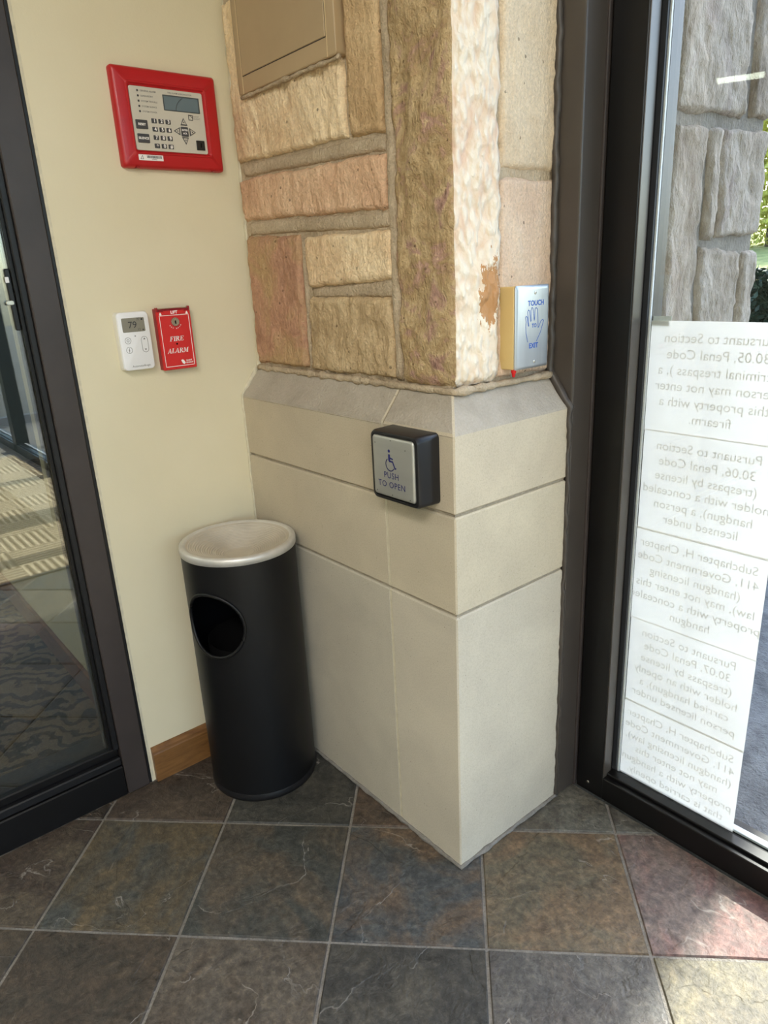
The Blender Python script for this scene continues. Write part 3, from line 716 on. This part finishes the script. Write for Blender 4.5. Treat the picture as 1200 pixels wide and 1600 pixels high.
for i in range(0, 141):
    r = (BR-.0125)*(1-i/140*.97); t = r/(BR-.0125)
    z = .612+.036*min(1, (max(0, t-.22)/.78))**1.25
    if .28 < t < .97: z += .0009*math.sin(i*2*math.pi/6)
    pr.append((r, z))
pr.append((.0005, .612))
obj('ash_tray', lathe(nb(), pr, BX, BY, 96), 'spun', can, smooth=True, label='spun aluminium dish with concentric ridges')

# ------------------------------------------------------------------ fire alarm annunciator
an = thing('fire_alarm_annunciator', 'red framed fire alarm control keypad high on the cream wall', 'alarm panel', (.1665, .64, 1.465))
u0, u1, v0, v1 = .5265, .7585, 1.4650, 1.6535
bm = nb()
rloft(bm, FW, u0, u1, v0, v1, [(0, 0, .006), (0, .011, .006), (.003, .0165, .006), (.008, .0185, .005), (.026, .0188, .006), (.0275, .0205, .006), (.0295, .0205, .005), (.0325, .017, .005)], 5)
obj('bezel', bm, 'red', an, autos=40)
for uu in (.556, .731): obj('bezel_notch', poly(nb(), FW, [(uu-.004, v0-.0005), (uu+.004, v0-.0005), (uu+.003, v0+.003), (uu-.003, v0+.003)], .006, .0190), 'red_deep', an)
obj('faceplate', rloft(nb(), FW, .5585, .7205, 1.4985, 1.6175, [(0, .0165, .004), (0, .0200, .004), (.0006, .0206, .004)]), 'face_grey', an)
N0 = .0206
obj('screen_frame', plate(nb(), FW, .6295, .7115, 1.5775, 1.6070, N0, N0+.0008, .0005), 'lcd_edge', an)
obj('screen', plate(nb(), FW, .6315, .7085, 1.5790, 1.6045, N0+.0008, N0+.0012, .0005), 'lcd', an)
cur = [(.656+.018*t-.003*math.sin(t*3), 1.5795+.024*t**.7) for t in [i/12 for i in range(13)]]
obj('screen_scratch', stroke(nb(), FW, cur, .0012, N0+.0012, N0+.0014), 'lcd_edge', an)
for i, s in enumerate(('GENERAL ALARM', 'SUPERVISORY', 'SYSTEM TROUBLE', 'SYSTEM SILENCE', 'SYSTEM POWER')):
    v_ = 1.6095-.00955*i
    obj('indicator_light', plate(nb(), FW, .5742, .5778, v_-.0019, v_+.0019, N0, N0+.0008, .001), 'key', an)
    text(s, FW, .5815, v_, N0+.0003, .0044, 'ink_grey', an, 'LEFT', bold=.01)
text('FIRE ALARM ANNUNCIATOR', FW, .6690, 1.6113, N0+.0003, .0042, 'ink_grey', an, bold=.01)
KEYS = ['1', '2', '3', '4', '5', '6', '7', '8', '9', '*', '0', '#']
for i, s in enumerate(KEYS):
    cu_, cv_ = .6035+.0155*(i % 3), 1.5555-.01575*(i//3)
    ko = obj('key', rloft(nb(), FW, cu_-.0056, cu_+.0056, cv_-.0043, cv_+.0043, [(0, N0, .001), (0, N0+.001, .001), (.0004, N0+.0013, .001)]), 'key', an)
    text(s, FW, cu_+.0008, cv_-(.002 if s == '*' else 0), N0+.0015, .0094 if s != '*' else .011, 'ink_white', ko, bold=.03, name='key_lettering')
for s, cv_, nm in (('RESET', 1.5470, 'reset_button'), ('SILENCE', 1.5210, 'silence_button')):
    obj(nm, rloft(nb(), FW, .5630, .5885, cv_-.0085, cv_+.0085, [(0, N0, .0015), (0, N0+.001, .0015), (.0005, N0+.0014, .0012)]), 'key', an)
    text(s, FW, .5758, cv_, N0+.0016, .0060, 'ink_white', an, bold=.035, name='key_lettering')
obj('enter_button', rloft(nb(), FW, .6620, .6785, 1.5305, 1.5490, [(0, N0, .0015), (0, N0+.001, .0015), (.0005, N0+.0014, .0012)]), 'key', an)
text('ENTER', FW, .6703, 1.5425, N0+.0016, .0046, 'ink_white', an, bold=.035, name='key_lettering')
text('ACK', FW, .6703, 1.5362, N0+.0016, .0046, 'ink_white', an, bold=.035, name='key_lettering')
for du, dv in ((0, .0180), (0, -.0170), (-.0170, 0), (.0175, 0)):
    c_u, c_v = .6703+du, 1.5400+dv
    d = V((du, dv)).normalized(); s = V((-d.y, d.x)); ctr = V((c_u, c_v))
    tri = lambda r: [tuple(ctr+d*r), tuple(ctr-d*r*.75+s*r*.95), tuple(ctr-d*r*.75-s*r*.95)]
    o = obj('arrow_key', poly(nb(), FW, tri(.0082), N0, N0+.001), 'key', an)
    obj('arrow_face', poly(nb(), FW, tri(.0052), N0+.001, N0+.0013), 'face_grey', o)
    obj('arrow_dot', poly(nb(), FW, tri(.0020), N0+.0013, N0+.0016), 'key', o)
obj('key_switch', rloft(nb(), FW, .6945, .7135, 1.5055, 1.5245, [(0, N0, .0008), (0, N0+.002, .0008), (.0004, N0+.0024, .0008)]), 'black_key', an)
obj('key_slot', plate(nb(), FW, .7035, .7055, 1.5105, 1.5195, N0+.0024, N0+.0027, .0005), 'black_deep', an)
lo = nb(); stroke(lo, FW, [(.6835, 1.5730), (.6925, 1.5730), (.6925, 1.5635), (.6835, 1.5635)], .0012, N0, N0+.0003, True)
poly(lo, FW, [(.6838, 1.5728), (.6875, 1.5728), (.6918, 1.5695), (.6922, 1.5665), (.6895, 1.5702)], N0, N0+.0003); obj('emblem', lo, 'ink', an)
text('SILENT', FW, .6945, 1.5708, N0+.0003, .0042, 'ink_grey', an, 'LEFT')
text('KNIGHT', FW, .6945, 1.5665, N0+.0003, .0042, 'ink_grey', an, 'LEFT')
sb = .0210
obj('sticker', plate(nb(), FW, .5600, .6140, 1.4795, 1.4905, .0186, .0192, .001), 'sticker', an, label='white barcode sticker')
bc = nb(); x = .5780; rg_ = random.Random(3)
while x < .6095:
    w_ = rg_.choice((.0004, .0006, .0010)); plate(bc, FW, x, x+w_, 1.4840, 1.4890, .0192, .0194, .00005, 1); x += w_+rg_.choice((.0005, .0007))
obj('barcode', bc, 'ink', an)
text('0704902', FW, .5940, 1.4818, .0194, .0032, 'ink', an)
tr_ = nb(); stroke(tr_, FW, [(.5640, 1.4820), (.5700, 1.4820), (.5682, 1.4885)], .0008, .0192, .0194, True); obj('emblem', tr_, 'ink', an)

# ------------------------------------------------------------------ thermostat
th = thing('thermostat', 'white wall thermostat reading 79 beside the red pull station', 'thermostat', (.1665, .492, 1.052))
obj('back_shell', rloft(nb(), FW, .4560, .5295, 1.0520, 1.1770, [(0, 0, .008), (0, .012, .008), (.0015, .0150, .008)], 6), 'white_side', th, autos=40)
obj('front_cover', rloft(nb(), FW, .4580, .5280, 1.0525, 1.1765, [(0, .0150, .009), (0, .0190, .009), (.0008, .0205, .009), (.0025, .0213, .008)], 6), 'white_pl', th, autos=40)
n = .0213
obj('screen', plate(nb(), FW, .4665, .5170, 1.1345, 1.1645, n, n+.0005, .0025), 'lcd_th', th)
text('79', FW, .4895, 1.1490, n+.0007, .0200, 'ink', th)
text('77', FW, .5035, 1.1605, n+.0007, .0075, 'ink', th); text('12', FW, .5030, 1.1390, n+.0007, .0070, 'ink', th)
mk = nb(); poly(mk, FW, disc_pts(.5115, 1.1605, .0022, 12), n+.0005, n+.0007); poly(mk, FW, [(.5100, 1.1370), (.5145, 1.1370), (.5122, 1.1405)], n+.0005, n+.0007); obj('screen_symbol', mk, 'ink', th)
def ring(bm, f, cu_, cv_, r, w, n0, n1, k=28): return stroke(bm, f, disc_pts(cu_, cv_, r, k), w, n0, n1, True)
for cv_ in (1.1170, 1.0965):
    o = obj('button', ring(nb(), FW, .4745, cv_, .0066, .0007, n, n+.0004), 'ink_grey', th)
    mk = nb()
    if cv_ > 1.11: ring(mk, FW, .4745, cv_, .0026, .0008, n, n+.0004, 14)
    else: stroke(mk, FW, [(.4752, cv_+.004), (.4738, cv_), (.4752, cv_), (.4740, cv_-.004)], .0010, n, n+.0004)
    obj('button_symbol', mk, 'ink_grey', th)
o = obj('rocker_button', stroke(nb(), FW, rr_poly(.5045, .5185, 1.0895, 1.1235, .007, 6), .0007, n, n+.0004, True), 'ink_grey', th)
for cv_, s in ((1.1185, 1), (1.0955, -1)): obj('rocker_arrow', poly(nb(), FW, [(.5092, cv_-.0015*s), (.5138, cv_-.0015*s), (.5115, cv_+.0025*s)], n, n+.0004), 'ink_grey', o)
obj('sensor_dot', poly(nb(), FW, disc_pts(.4920, 1.1258, .0014, 10), n, n+.0004), 'ink_grey', th)
text('AutomatedLogic', FW, .4965, 1.0610, n+.0004, .0062, 'ink_grey', th)

# ------------------------------------------------------------------ fire alarm pull station
fp = thing('fire_alarm_pull_station', 'red manual fire alarm pull box with white lettering and keyed lock', 'fire alarm', (.1665, .588, 1.043))
obj('back_box', rloft(nb(), FW, .5475, .6285, 1.0435, 1.1790, [(0, 0, .002), (0, .014, .002), (.001, .0150, .002)]), 'red_side', fp)
obj('front_cover', rloft(nb(), FW, .5478, .6282, 1.0430, 1.1720, [(0, .0150, .002), (0, .0195, .002), (.0012, .0212, .002)]), 'red_pull', fp, autos=40)
obj('lift_flap', loft(nb(), FW, [[(.566, 1.1655, z), (.6090, 1.1655, z), (.6130, 1.1735, z), (.5630, 1.1735, z)] for z in (.0200, .0228)]), 'red_pull', fp)
for uu in (.5500, .6255): obj('hinge_lug', box(nb(), .1765, .1880, uu-.002, uu+.002, 1.172, 1.1815, .001, 1), 'red_side', fp)
obj('hinge_pin', tube(nb(), [(.1830, .5500, 1.1785), (.1830, .6255, 1.1785)], .0013, 8), 'chrome', fp)
n = .0213
obj('border_line', stroke(nb(), FW, [(.5530, 1.0505), (.6225, 1.0505), (.6225, 1.1635), (.5530, 1.1635)], .0012, n, n+.0003, True), 'ink_white', fp)
text('LIFT', FW, .5880, 1.1694, .0230, .0090, 'ink_white', fp, bold=.03)
for uu in (.5560, .6190):
    obj('arrow_mark', poly(nb(), FW, [(uu-.0026, 1.1648), (uu+.0026, 1.1648), (uu+.0026, 1.1668), (uu, 1.1712), (uu-.0026, 1.1668)], n, n+.0003), 'ink_white', fp)
LU, LV = .5880, 1.1488
lkk = obj('lock', loft(nb(), FW, [[(u, v, z) for u, v in disc_pts(LU, LV, r, 32)] for r, z in ((.0098, n), (.0098, n+.003), (.0090, n+.0042), (.0078, n+.0042), (.0076, n+.0036))]), 'chrome', fp, autos=40)
obj('key_hole', poly(nb(), FW, [(LU-.0012, LV-.0045), (LU+.0016, LV-.0045), (LU+.0012, LV+.001), (LU+.0018, LV+.003), (LU-.0005, LV+.003), (LU-.0016, LV+.001)], n+.0036, n+.0040), 'black_deep', lkk)
for i, s in enumerate('KEY OPEN'):
    a = math.radians(-148+116*i/7)
    if s != ' ': text(s, FW, LU+.0150*math.cos(a), LV+.0150*math.sin(a), n+.0003, .0034, 'ink_white', fp, rot=a+math.pi/2, bold=.02, name='lock_lettering')
obj('screw_hole', poly(nb(), FW, disc_pts(.5862, 1.1000, .0022, 14), n, n+.0003), 'black_deep', fp)
# serif italic capitals for FIRE / ALARM
def rc(a, b_, c, d): return [(a, c), (b_, c), (b_, d), (a, d)]
def arc(cx, cy, r0x, r0y, r1x, r1y, a0, a1, k=10):
    o_ = [(cx+r0x*math.cos(math.radians(a0+(a1-a0)*i/k)), cy+r0y*math.sin(math.radians(a0+(a1-a0)*i/k))) for i in range(k+1)]
    i_ = [(cx+r1x*math.cos(math.radians(a0+(a1-a0)*i/k)), cy+r1y*math.sin(math.radians(a0+(a1-a0)*i/k))) for i in range(k+1)]
    return [[o_[j], o_[j+1], i_[j+1], i_[j]] for j in range(k)]
stem = lambda x: [rc(x, x+.2, 0, 1), rc(x-.1, x+.3, 0, .07), rc(x-.1, x+.3, .93, 1)]
GL = {
 'F': (.78, stem(.1)+[rc(.1, .72, .93, 1), rc(.65, .74, .70, 1), rc(.1, .5, .47, .55), rc(.46, .54, .36, .66)]),
 'I': (.44, stem(.12)),
 'R': (.90, stem(.1)+arc(.4, .745, .30, .255, .12, .185, -90, 90)+[rc(.2, .42, .93, 1), rc(.2, .42, .49, .56), [(.36, .50), (.55, .50), (.86, .06), (.66, .06)], rc(.66, .92, 0, .07)]),
 'E': (.80, stem(.1)+[rc(.1, .74, .93, 1), rc(.66, .75, .72, 1), rc(.1, .5, .47, .55), rc(.46, .54, .37, .65), rc(.1, .76, 0, .07), rc(.68, .78, 0, .27)]),
 'A': (.90, [[(.05, .03), (.13, .03), (.46, 1), (.40, 1)], [(.40, 1), (.52, 1), (.84, .03), (.62, .03)], rc(.2, .66, .30, .37), rc(-.04, .24, 0, .06), rc(.54, .94, 0, .06)]),
 'L': (.74, stem(.1)+[rc(.1, .70, 0, .07), rc(.63, .72, 0, .30)]),
 'M': (1.12, [rc(.1, .19, 0, 1), rc(.80, 1.0, 0, 1), rc(0, .3, 0, .07), rc(.70, 1.1, 0, .07), rc(0, .26, .93, 1), rc(.84, 1.1, .93, 1), [(.14, 1), (.34, 1), (.60, .12), (.50, .05)], [(.5, .05), (.60, .12), (.86, 1), (.80, 1)]])}
def serif(word, cu_, base, size, n0, parent, mat, sl=.24, gap=.06):
    tot = sum(GL[c][0]+gap for c in word)-gap; x = -tot/2; bm = nb()
    for c in word:
        for p_ in GL[c][1]:
            vs = [bm.verts.new(FW(cu_+(x+a+b_*sl-.12)*size, base+b_*size, n0)) for a, b_ in p_]
            bm.faces.new(vs)
        x += GL[c][0]+gap
    return obj('lettering', bm, mat, parent)
serif('FIRE', .5872, 1.1065, .0106, n+.0004, fp, 'ink_white')
serif('ALARM', .5868, 1.0800, .0106, n+.0004, fp, 'ink_white', gap=.04)
em = nb(); poly(em, FW, [(.5905, 1.0630), (.5950, 1.0640), (.5985, 1.0605), (.6010, 1.0560), (.5975, 1.0535), (.5935, 1.0555)], n, n+.0003); obj('emblem', em, 'ink_white', fp)
text('SILENT', FW, .6025, 1.0608, n+.0003, .0048, 'ink_white', fp, 'LEFT', bold=.02); text('KNIGHT', FW, .6025, 1.0560, n+.0003, .0048, 'ink_white', fp, 'LEFT', bold=.02)

# ------------------------------------------------------------------ push-to-open button on the pillar
pb = thing('door_opener_button', 'square steel wheelchair push plate in black housing on the limestone pillar', 'button', (.805, .7485, .823))
bu0, bu1, bv0, bv1, D = .7405, .8735, .8235, .9565, .0520
bm = nb()
rloft(bm, FP, bu0, bu1, bv0, bv1, [(0, 0, .009), (0, D-.006, .012), (.002, D-.001, .012), (.004, D, .012), (.0075, D, .010), (.0095, D-.010, .009)], 6)
obj('housing', bm, 'abs_black', pb, autos=40)
obj('push_plate', rloft(nb(), FP, bu0+.0085, bu1-.0105, bv0+.0095, bv1-.0085, [(0, D-.009, .006), (0, D-.0015, .006), (.0015, D+.0012, .006), (.0045, D+.0022, .006)], 6), 'steel_dk', pb, autos=50)
n = D+.0022; UX = .8015
for du, dv in ((-.044, .044), (.040, .040), (0, .053), (-.044, -.0500), (.049, -.0525), (0, -.0525)):
    obj('screw', poly(nb(), FP, disc_pts(UX+du+.001, .8905+dv*.98, .0010, 10), n, n+.0003), 'ink', pb)
ic = nb(); ox, oy, k = .8000, .9040, .00088
def I(pts): return [(ox+a*k, oy+b_*k) for a, b_ in pts]
poly(ic, FP, disc_pts(ox-3*k, oy+21*k, 3.4*k, 18), n, n+.0003)
poly(ic, FP, I([(-6, 14), (0, 14), (0, 8), (9, 6), (9, 3.5), (0, 4.5), (0, 0), (-6, 0)]), n, n+.0003)
poly(ic, FP, I([(-4, 1), (8.5, 1), (15.5, -13), (18, -12), (19, -14.5), (13.5, -16.5), (6.5, -2.5), (-4, -2.5)]), n, n+.0003)
w_ = [(ox+(-1+13.5*math.cos(math.radians(a)))*k, oy+(-8+13.5*math.sin(math.radians(a)))*k) for a in range(128, 335, 9)]
stroke(ic, FP, w_, 2.0*k, n, n+.0003); obj('emblem', ic, 'ink_navy', pb, label='navy wheelchair symbol')
text('PUSH', FP, .8015, .8755, n+.0003, .0165, 'ink_navy', pb, spacing=1.12, bold=.004); text('TO OPEN', FP, .8015, .8575, n+.0003, .0165, 'ink_navy', pb, spacing=1.12, bold=.004)

# ------------------------------------------------------------------ touch-to-exit plate
te = thing('touch_exit_button', 'brushed steel touch to exit plate on tan box on the pillar', 'button', (.857, .978, 1.045))
obj('back_box', rloft(nb(), FR, .9285, 1.0235, 1.0465, 1.1955, [(0, -.001, .002), (0, .0315, .002), (.001, .0325, .002)]), 'tan_box', te, autos=40)
obj('cover_plate', rloft(nb(), FR, .9295, 1.0265, 1.0455, 1.1965, [(.0005, .0325, .004), (0, .0335, .004), (0, .0350, .004), (.003, .0375, .004), (.006, .0380, .004)]), 'steel', te, autos=40)
n = .0380
HAND = [(0.963, 1.095), (0.958, 1.111), (0.957, 1.124), (0.958, 1.132), (0.956, 1.14), (0.958, 1.142), (0.961, 1.14), (0.964, 1.124), (0.966, 1.124), (0.964, 1.131), (0.962, 1.15), (0.964, 1.153), (0.967, 1.151), (0.9705, 1.132), (0.9725, 1.133), (0.971, 1.151), (0.974, 1.157), (0.977, 1.155), (0.981, 1.133), (0.982, 1.136), (0.983, 1.154), (0.986, 1.156), (0.99, 1.153), (0.992, 1.135), (0.993, 1.119), (0.996, 1.122), (1.001, 1.131), (1.006, 1.133), (1.009, 1.131), (1.005, 1.122), (1.0, 1.11), (0.989, 1.095)]
HC = .9835
obj('hand_outline', stroke(nb(), FR, [(HC+(a-HC)*1.0, b_) for a, b_ in HAND], .0011, n, n+.0003), 'ink_blue', te)
text('TOUCH', FR, .9855, 1.1640, n+.0003, .0130, 'ink_blue', te, bold=.03); text('TO', FR, .9812, 1.1235, n+.0003, .0100, 'ink_blue', te, bold=.03); text('EXIT', FR, .9800, 1.0870, n+.0003, .0130, 'ink_blue', te, bold=.03)
for vv in (1.1825, 1.0570):
    o = obj('screw', loft(nb(), FR, [[(u, v, z) for u, v in disc_pts(.983, vv, r, 16)] for r, z in ((.0032, n), (.0030, n+.0006), (.0018, n+.001))]), 'chrome', te)
    obj('screw_slot', plate(nb(), FR, .9822, .9838, vv-.0008, vv+.0008, n+.001, n+.0012, .0003), 'ink', o)
obj('indicator_light', lathe(nb(), [(.0048, 1.0475), (.0048, 1.0420), (.0036, 1.0395), (.0030, 1.0340), (.0012, 1.0325), (.0002, 1.0325)], .8865, .9340, 16), 'red_lens', te, smooth=True, label='red indicator tip under the plate')

# ------------------------------------------------------------------ tan access panel
ap = thing('access_panel', 'tan metal electrical panel door set in the stone near the top', 'electrical panel', (.42, .79, 1.607))
FA = F((0, .806, 0), (1, 0, 0), (0, 0, 1), (0, -1, 0))
obj('panel_frame', rloft(nb(), FA, .2440, .5985, 1.6070, 2.10, [(0, -.002, .006), (0, .0245, .006), (.0015, .0260, .006)], 5), 'tan_metal', ap, autos=40)
obj('panel_door', rloft(nb(), FA, .2690, .5700, 1.6405, 2.06, [(0, .0255, .001), (0, .0268, .001), (.0012, .0278, .001)], 3), 'tan_metal', ap)
obj('door_gap', stroke(nb(), FA, [(.2680, 1.6398), (.5710, 1.6398), (.5710, 2.061), (.2680, 2.061)], .0016, .0258, .0264, True), 'bronze_dark', ap, label='dark gap round the panel door')
for uu in (.2650, .5730): obj('frame_seam', box(nb(), uu-.0012, uu+.0012, .806-.0268, .806-.0255, 1.6075, 2.10), 'tan_edge', ap, label='pale seam in the frame')
obj('patch_bead', tube(nb(), wob([(.246, .786, 1.604), (.6, .786, 1.604)], .003, 2.2), .004, 6, rfun=lambda i, p: .003+.005*abs(fb(p*40, 2))), 'mortar', ap, smooth=True)

# ------------------------------------------------------------------ paper notices outside the right glass
FO = F((0, GY+.0035, 0), (-1, 0, 0), (0, 0, 1), (0, 1, 0))
SH = [
 ('topmost white paper notice taped to the right glass, mentioning 30.05 and a firearm', ['Pursuant to Section', '30.05, Penal Code', '(criminal trespass ), a', 'person may not enter', 'this property with a', 'firearm.']),
 ('second white paper notice from the top of the glass, mentioning 30.06', ['Pursuant to Section', '30.06, Penal Code', '(trespass by license', 'holder with a concealed', 'handgun), a person', 'licensed under']),
 ('middle white paper notice of the column on the glass, beginning Subchapter H', ['Subchapter H, Chapter', '411, Government Code', '(handgun licensing', 'law), may not enter this', 'property with a concealed', 'handgun']),
 ('fourth white paper notice from the top of the glass, mentioning 30.07', ['Pursuant to Section', '30.07, Penal Code', '(trespass by license', 'holder with an openly', 'carried handgun), a', 'person licensed under']),
 ('lowest white paper notice on the glass, just above the door rail', ['Subchapter H, Chapter', '411, Government Code', '(handgun licensing law),', 'may not enter this', 'property with a handgun', 'that is carried openly.'])]
PX0, PX1 = 1.0005, 1.2785
ztop = 1.118; hgt = .2165
for i, (lb, lines) in enumerate(SH):
    zt = ztop-.2125*i; zb = zt-hgt; off = .0003+.0012*(i % 2)
    nt_ = thing('paper_notice', lb, 'notice', ((PX0+PX1)/2, GY+.004, zb), 'trespass notices on the right glass')
    bm = nb(); nu, nv = 12, 8; rows = []
    for j in range(nv+1):
        rows.append([bm.verts.new(FO(-(PX0+(PX1-PX0)*a/nu), zb+hgt*j/nv, off)) for a in range(nu+1)])
    for j in range(nv):
        for a in range(nu): bm.faces.new((rows[j][a], rows[j][a+1], rows[j+1][a+1], rows[j+1][a]))
    obj('sheet', bm, 'paper', nt_, smooth=True)
    for k_, s in enumerate(lines):
        text(s, FO, -(PX0+PX1)/2, zt-.032-.0305*k_, off-.0005, .0262, 'print', nt_)
obj('tape', box(nb(), 1.0, 1.045, GY+.0075, GY+.0079, 1.110, 1.126), 'gasket', bpy.data.objects['paper_notice'])

# ------------------------------------------------------------------ mat, lamps
mt = thing('entrance_mat', 'ribbed beige walk-off mat seen reflected in the left glass', 'mat', (3.2, -.3, 0))
obj('mat_pile', box(nb(), 1.845, 4.6, -2.2, 1.09, -.003, .008, .003, 1), 'mat', mt)
obj('mat_edging', box(nb(), 1.828, 1.845, -2.2, 1.09, -.003, .006, .002, 1), 'rubber', mt)
def lamp(x, y, w, l, name, label):  # fill panel out of view on the ceiling, added to lift the light
    t = thing(name, label, 'ceiling light', (x, y, ZC-.04))
    obj('lamp_housing', box(nb(), x-w/2-.02, x+w/2+.02, y-l/2-.02, y+l/2+.02, ZC-.035, ZC, .003, 1), 'ceil', t)
    obj('diffuser', box(nb(), x-w/2, x+w/2, y-l/2, y+l/2, ZC-.041, ZC-.034), 'fill_glow', t)
    d = bpy.data.lights.new('fill_lamp', 'AREA'); d.shape = 'RECTANGLE'; d.size = w; d.size_y = l; d.energy = LAMP_W; d.color = (1, .97, .92)
    o = bpy.data.objects.new('fill_lamp', d); COL.objects.link(o); o.location = (x, y, ZC-.046); par(o, t)
lamp(2.4, -1.2, 1.2, .6, 'fill_light', 'added unseen fill light over the vestibule mat')
lamp(4.4, -1.2, 1.2, .6, 'fill_light', 'added unseen fill light near the far vestibule window')
lamp(-1.3, -1.6, 1.2, .6, 'fill_light', 'added unseen fill light over the dark lobby carpet')  # unseen panel added to brighten the lobby
st_ = thing('strip_light', 'glowing fluorescent strip light reflected in the right glass', 'ceiling light', (-1.57, -4.43, 2.69))
a_, c_ = V((-1.745, -4.355, 2.69)), V((-1.405, -4.515, 2.69)); d_ = (c_-a_).normalized(); s_ = V((-d_.y, d_.x, 0))
fs = F((a_+c_)/2, d_, s_, V((0, 0, 1)))
obj('diffuser', rloft(nb(), fs, -.188, .188, -.045, .045, [(.01, -.02, .004), (0, 0, .004), (0, .012, .004)]), 'tube', st_)
obj('lamp_housing', rloft(nb(), fs, -.193, .193, -.05, .05, [(0, .012, .002), (0, .06, .002)]), 'ceil', st_)

# ------------------------------------------------------------------ outside
gr = struct('ground', B('ground', -40, 30, 1.25, 60, -.12, -.02, 'asphalt'))
wo = struct('wall_outside', B('wall_outside', .1, .982, 1.255, 1.640, -.02, 3.2, 'mortar_grey'))
FX = F((.982, 0, 0), (0, 1, 0), (0, 0, 1), (1, 0, 0))
for p4, sd_ in (([(1.262, 1.490), (1.528, 1.500), (1.520, 1.74), (1.262, 1.74)], 31), ([(1.560, 1.502), (1.652, 1.504), (1.652, 2.0), (1.550, 2.0)], 32), ([(1.262, 1.76), (1.522, 1.76), (1.522, 2.3), (1.262, 2.3)], 37),
                ([(1.262, .96), (1.378, .96), (1.384, 1.472), (1.262, 1.470)], 33), ([(1.404, 1.266), (1.448, 1.266), (1.446, 1.474), (1.402, 1.472)], 34),
                ([(1.462, 1.268), (1.652, 1.272), (1.652, 1.484), (1.456, 1.476)], 35), ([(1.404, .96), (1.578, .96), (1.572, 1.236), (1.402, 1.250)], 36),
                ([(1.596, .96), (1.656, .96), (1.656, 1.240), (1.594, 1.238)], 38), ([(1.262, .50), (1.656, .50), (1.656, .94), (1.262, .94)], 39), ([(1.262, 0.0), (1.656, 0.0), (1.656, .48), (1.262, .48)], 40)):
    rough_stone(FX, p4, .014, .012, 'st_grey', wo, sd_, amp=.006, groove=.009, res=.0065, edge=.007, wob_=.006)
# unseen pier added to throw the shade on the doorway
struct('pillar_shade', B('pillar_shade', .1, 1.145, 4.6, 5.3, -.02, 6.0, 'st_grey'))
struct('ground_lawn', obj('ground_lawn', loft(nb(), F((0, 0, 0), (1, 0, 0), (0, 1, 0), (0, 0, 1)), [[(-60, 26, -.05), (30, 26, -.05), (30, 90, -.05), (-60, 90, -.05)], [(-60, 26.5, .2), (30, 26.5, .2), (30, 90, 6), (-60, 90, 6)]]), 'lawn'))
def foliage(name, label, cat, ctr, rad, n_, mat, leaf, seed, trunk=None):
    rg_ = random.Random(seed); t = thing(name, label, cat, (ctr[0], ctr[1], -.02)); bm = nb()
    for i in range(n_):
        d = V((rg_.gauss(0, 1), rg_.gauss(0, 1), rg_.gauss(0, 1))).normalized()*(rg_.random()**.4)
        p = V(ctr)+V((d.x*rad[0], d.y*rad[1], d.z*rad[2])); a = V((rg_.gauss(0, 1), rg_.gauss(0, 1), rg_.gauss(0, 1))).normalized(); b_ = a.cross(V((.3, .5, .8))).normalized()
        s = leaf*(.6+.8*rg_.random())
        bm.faces.new([bm.verts.new(p+a*s), bm.verts.new(p+b_*s*.5), bm.verts.new(p-a*s), bm.verts.new(p-b_*s*.5)])
    obj('foliage', bm, mat, t, kind='stuff')
    if trunk: obj('trunk', tube(nb(), [(ctr[0], ctr[1], -.02), (ctr[0]+.05, ctr[1], ctr[2]*.5), (ctr[0], ctr[1], ctr[2])], trunk, 8), 'bark', t, smooth=True)
foliage('hedge', 'dark green hedge beyond the pavement at the right edge', 'hedge', (-4.6, 14.6, .35), (1.6, .9, .62), 5000, 'leaf', .09, 1)
foliage('tree', 'sunlit tree far off beyond the lawn at the right edge', 'tree', (-16, 42, 6.0), (6, 4, 4.5), 14000, 'leaf2', .16, 2, .3)
flush_text()
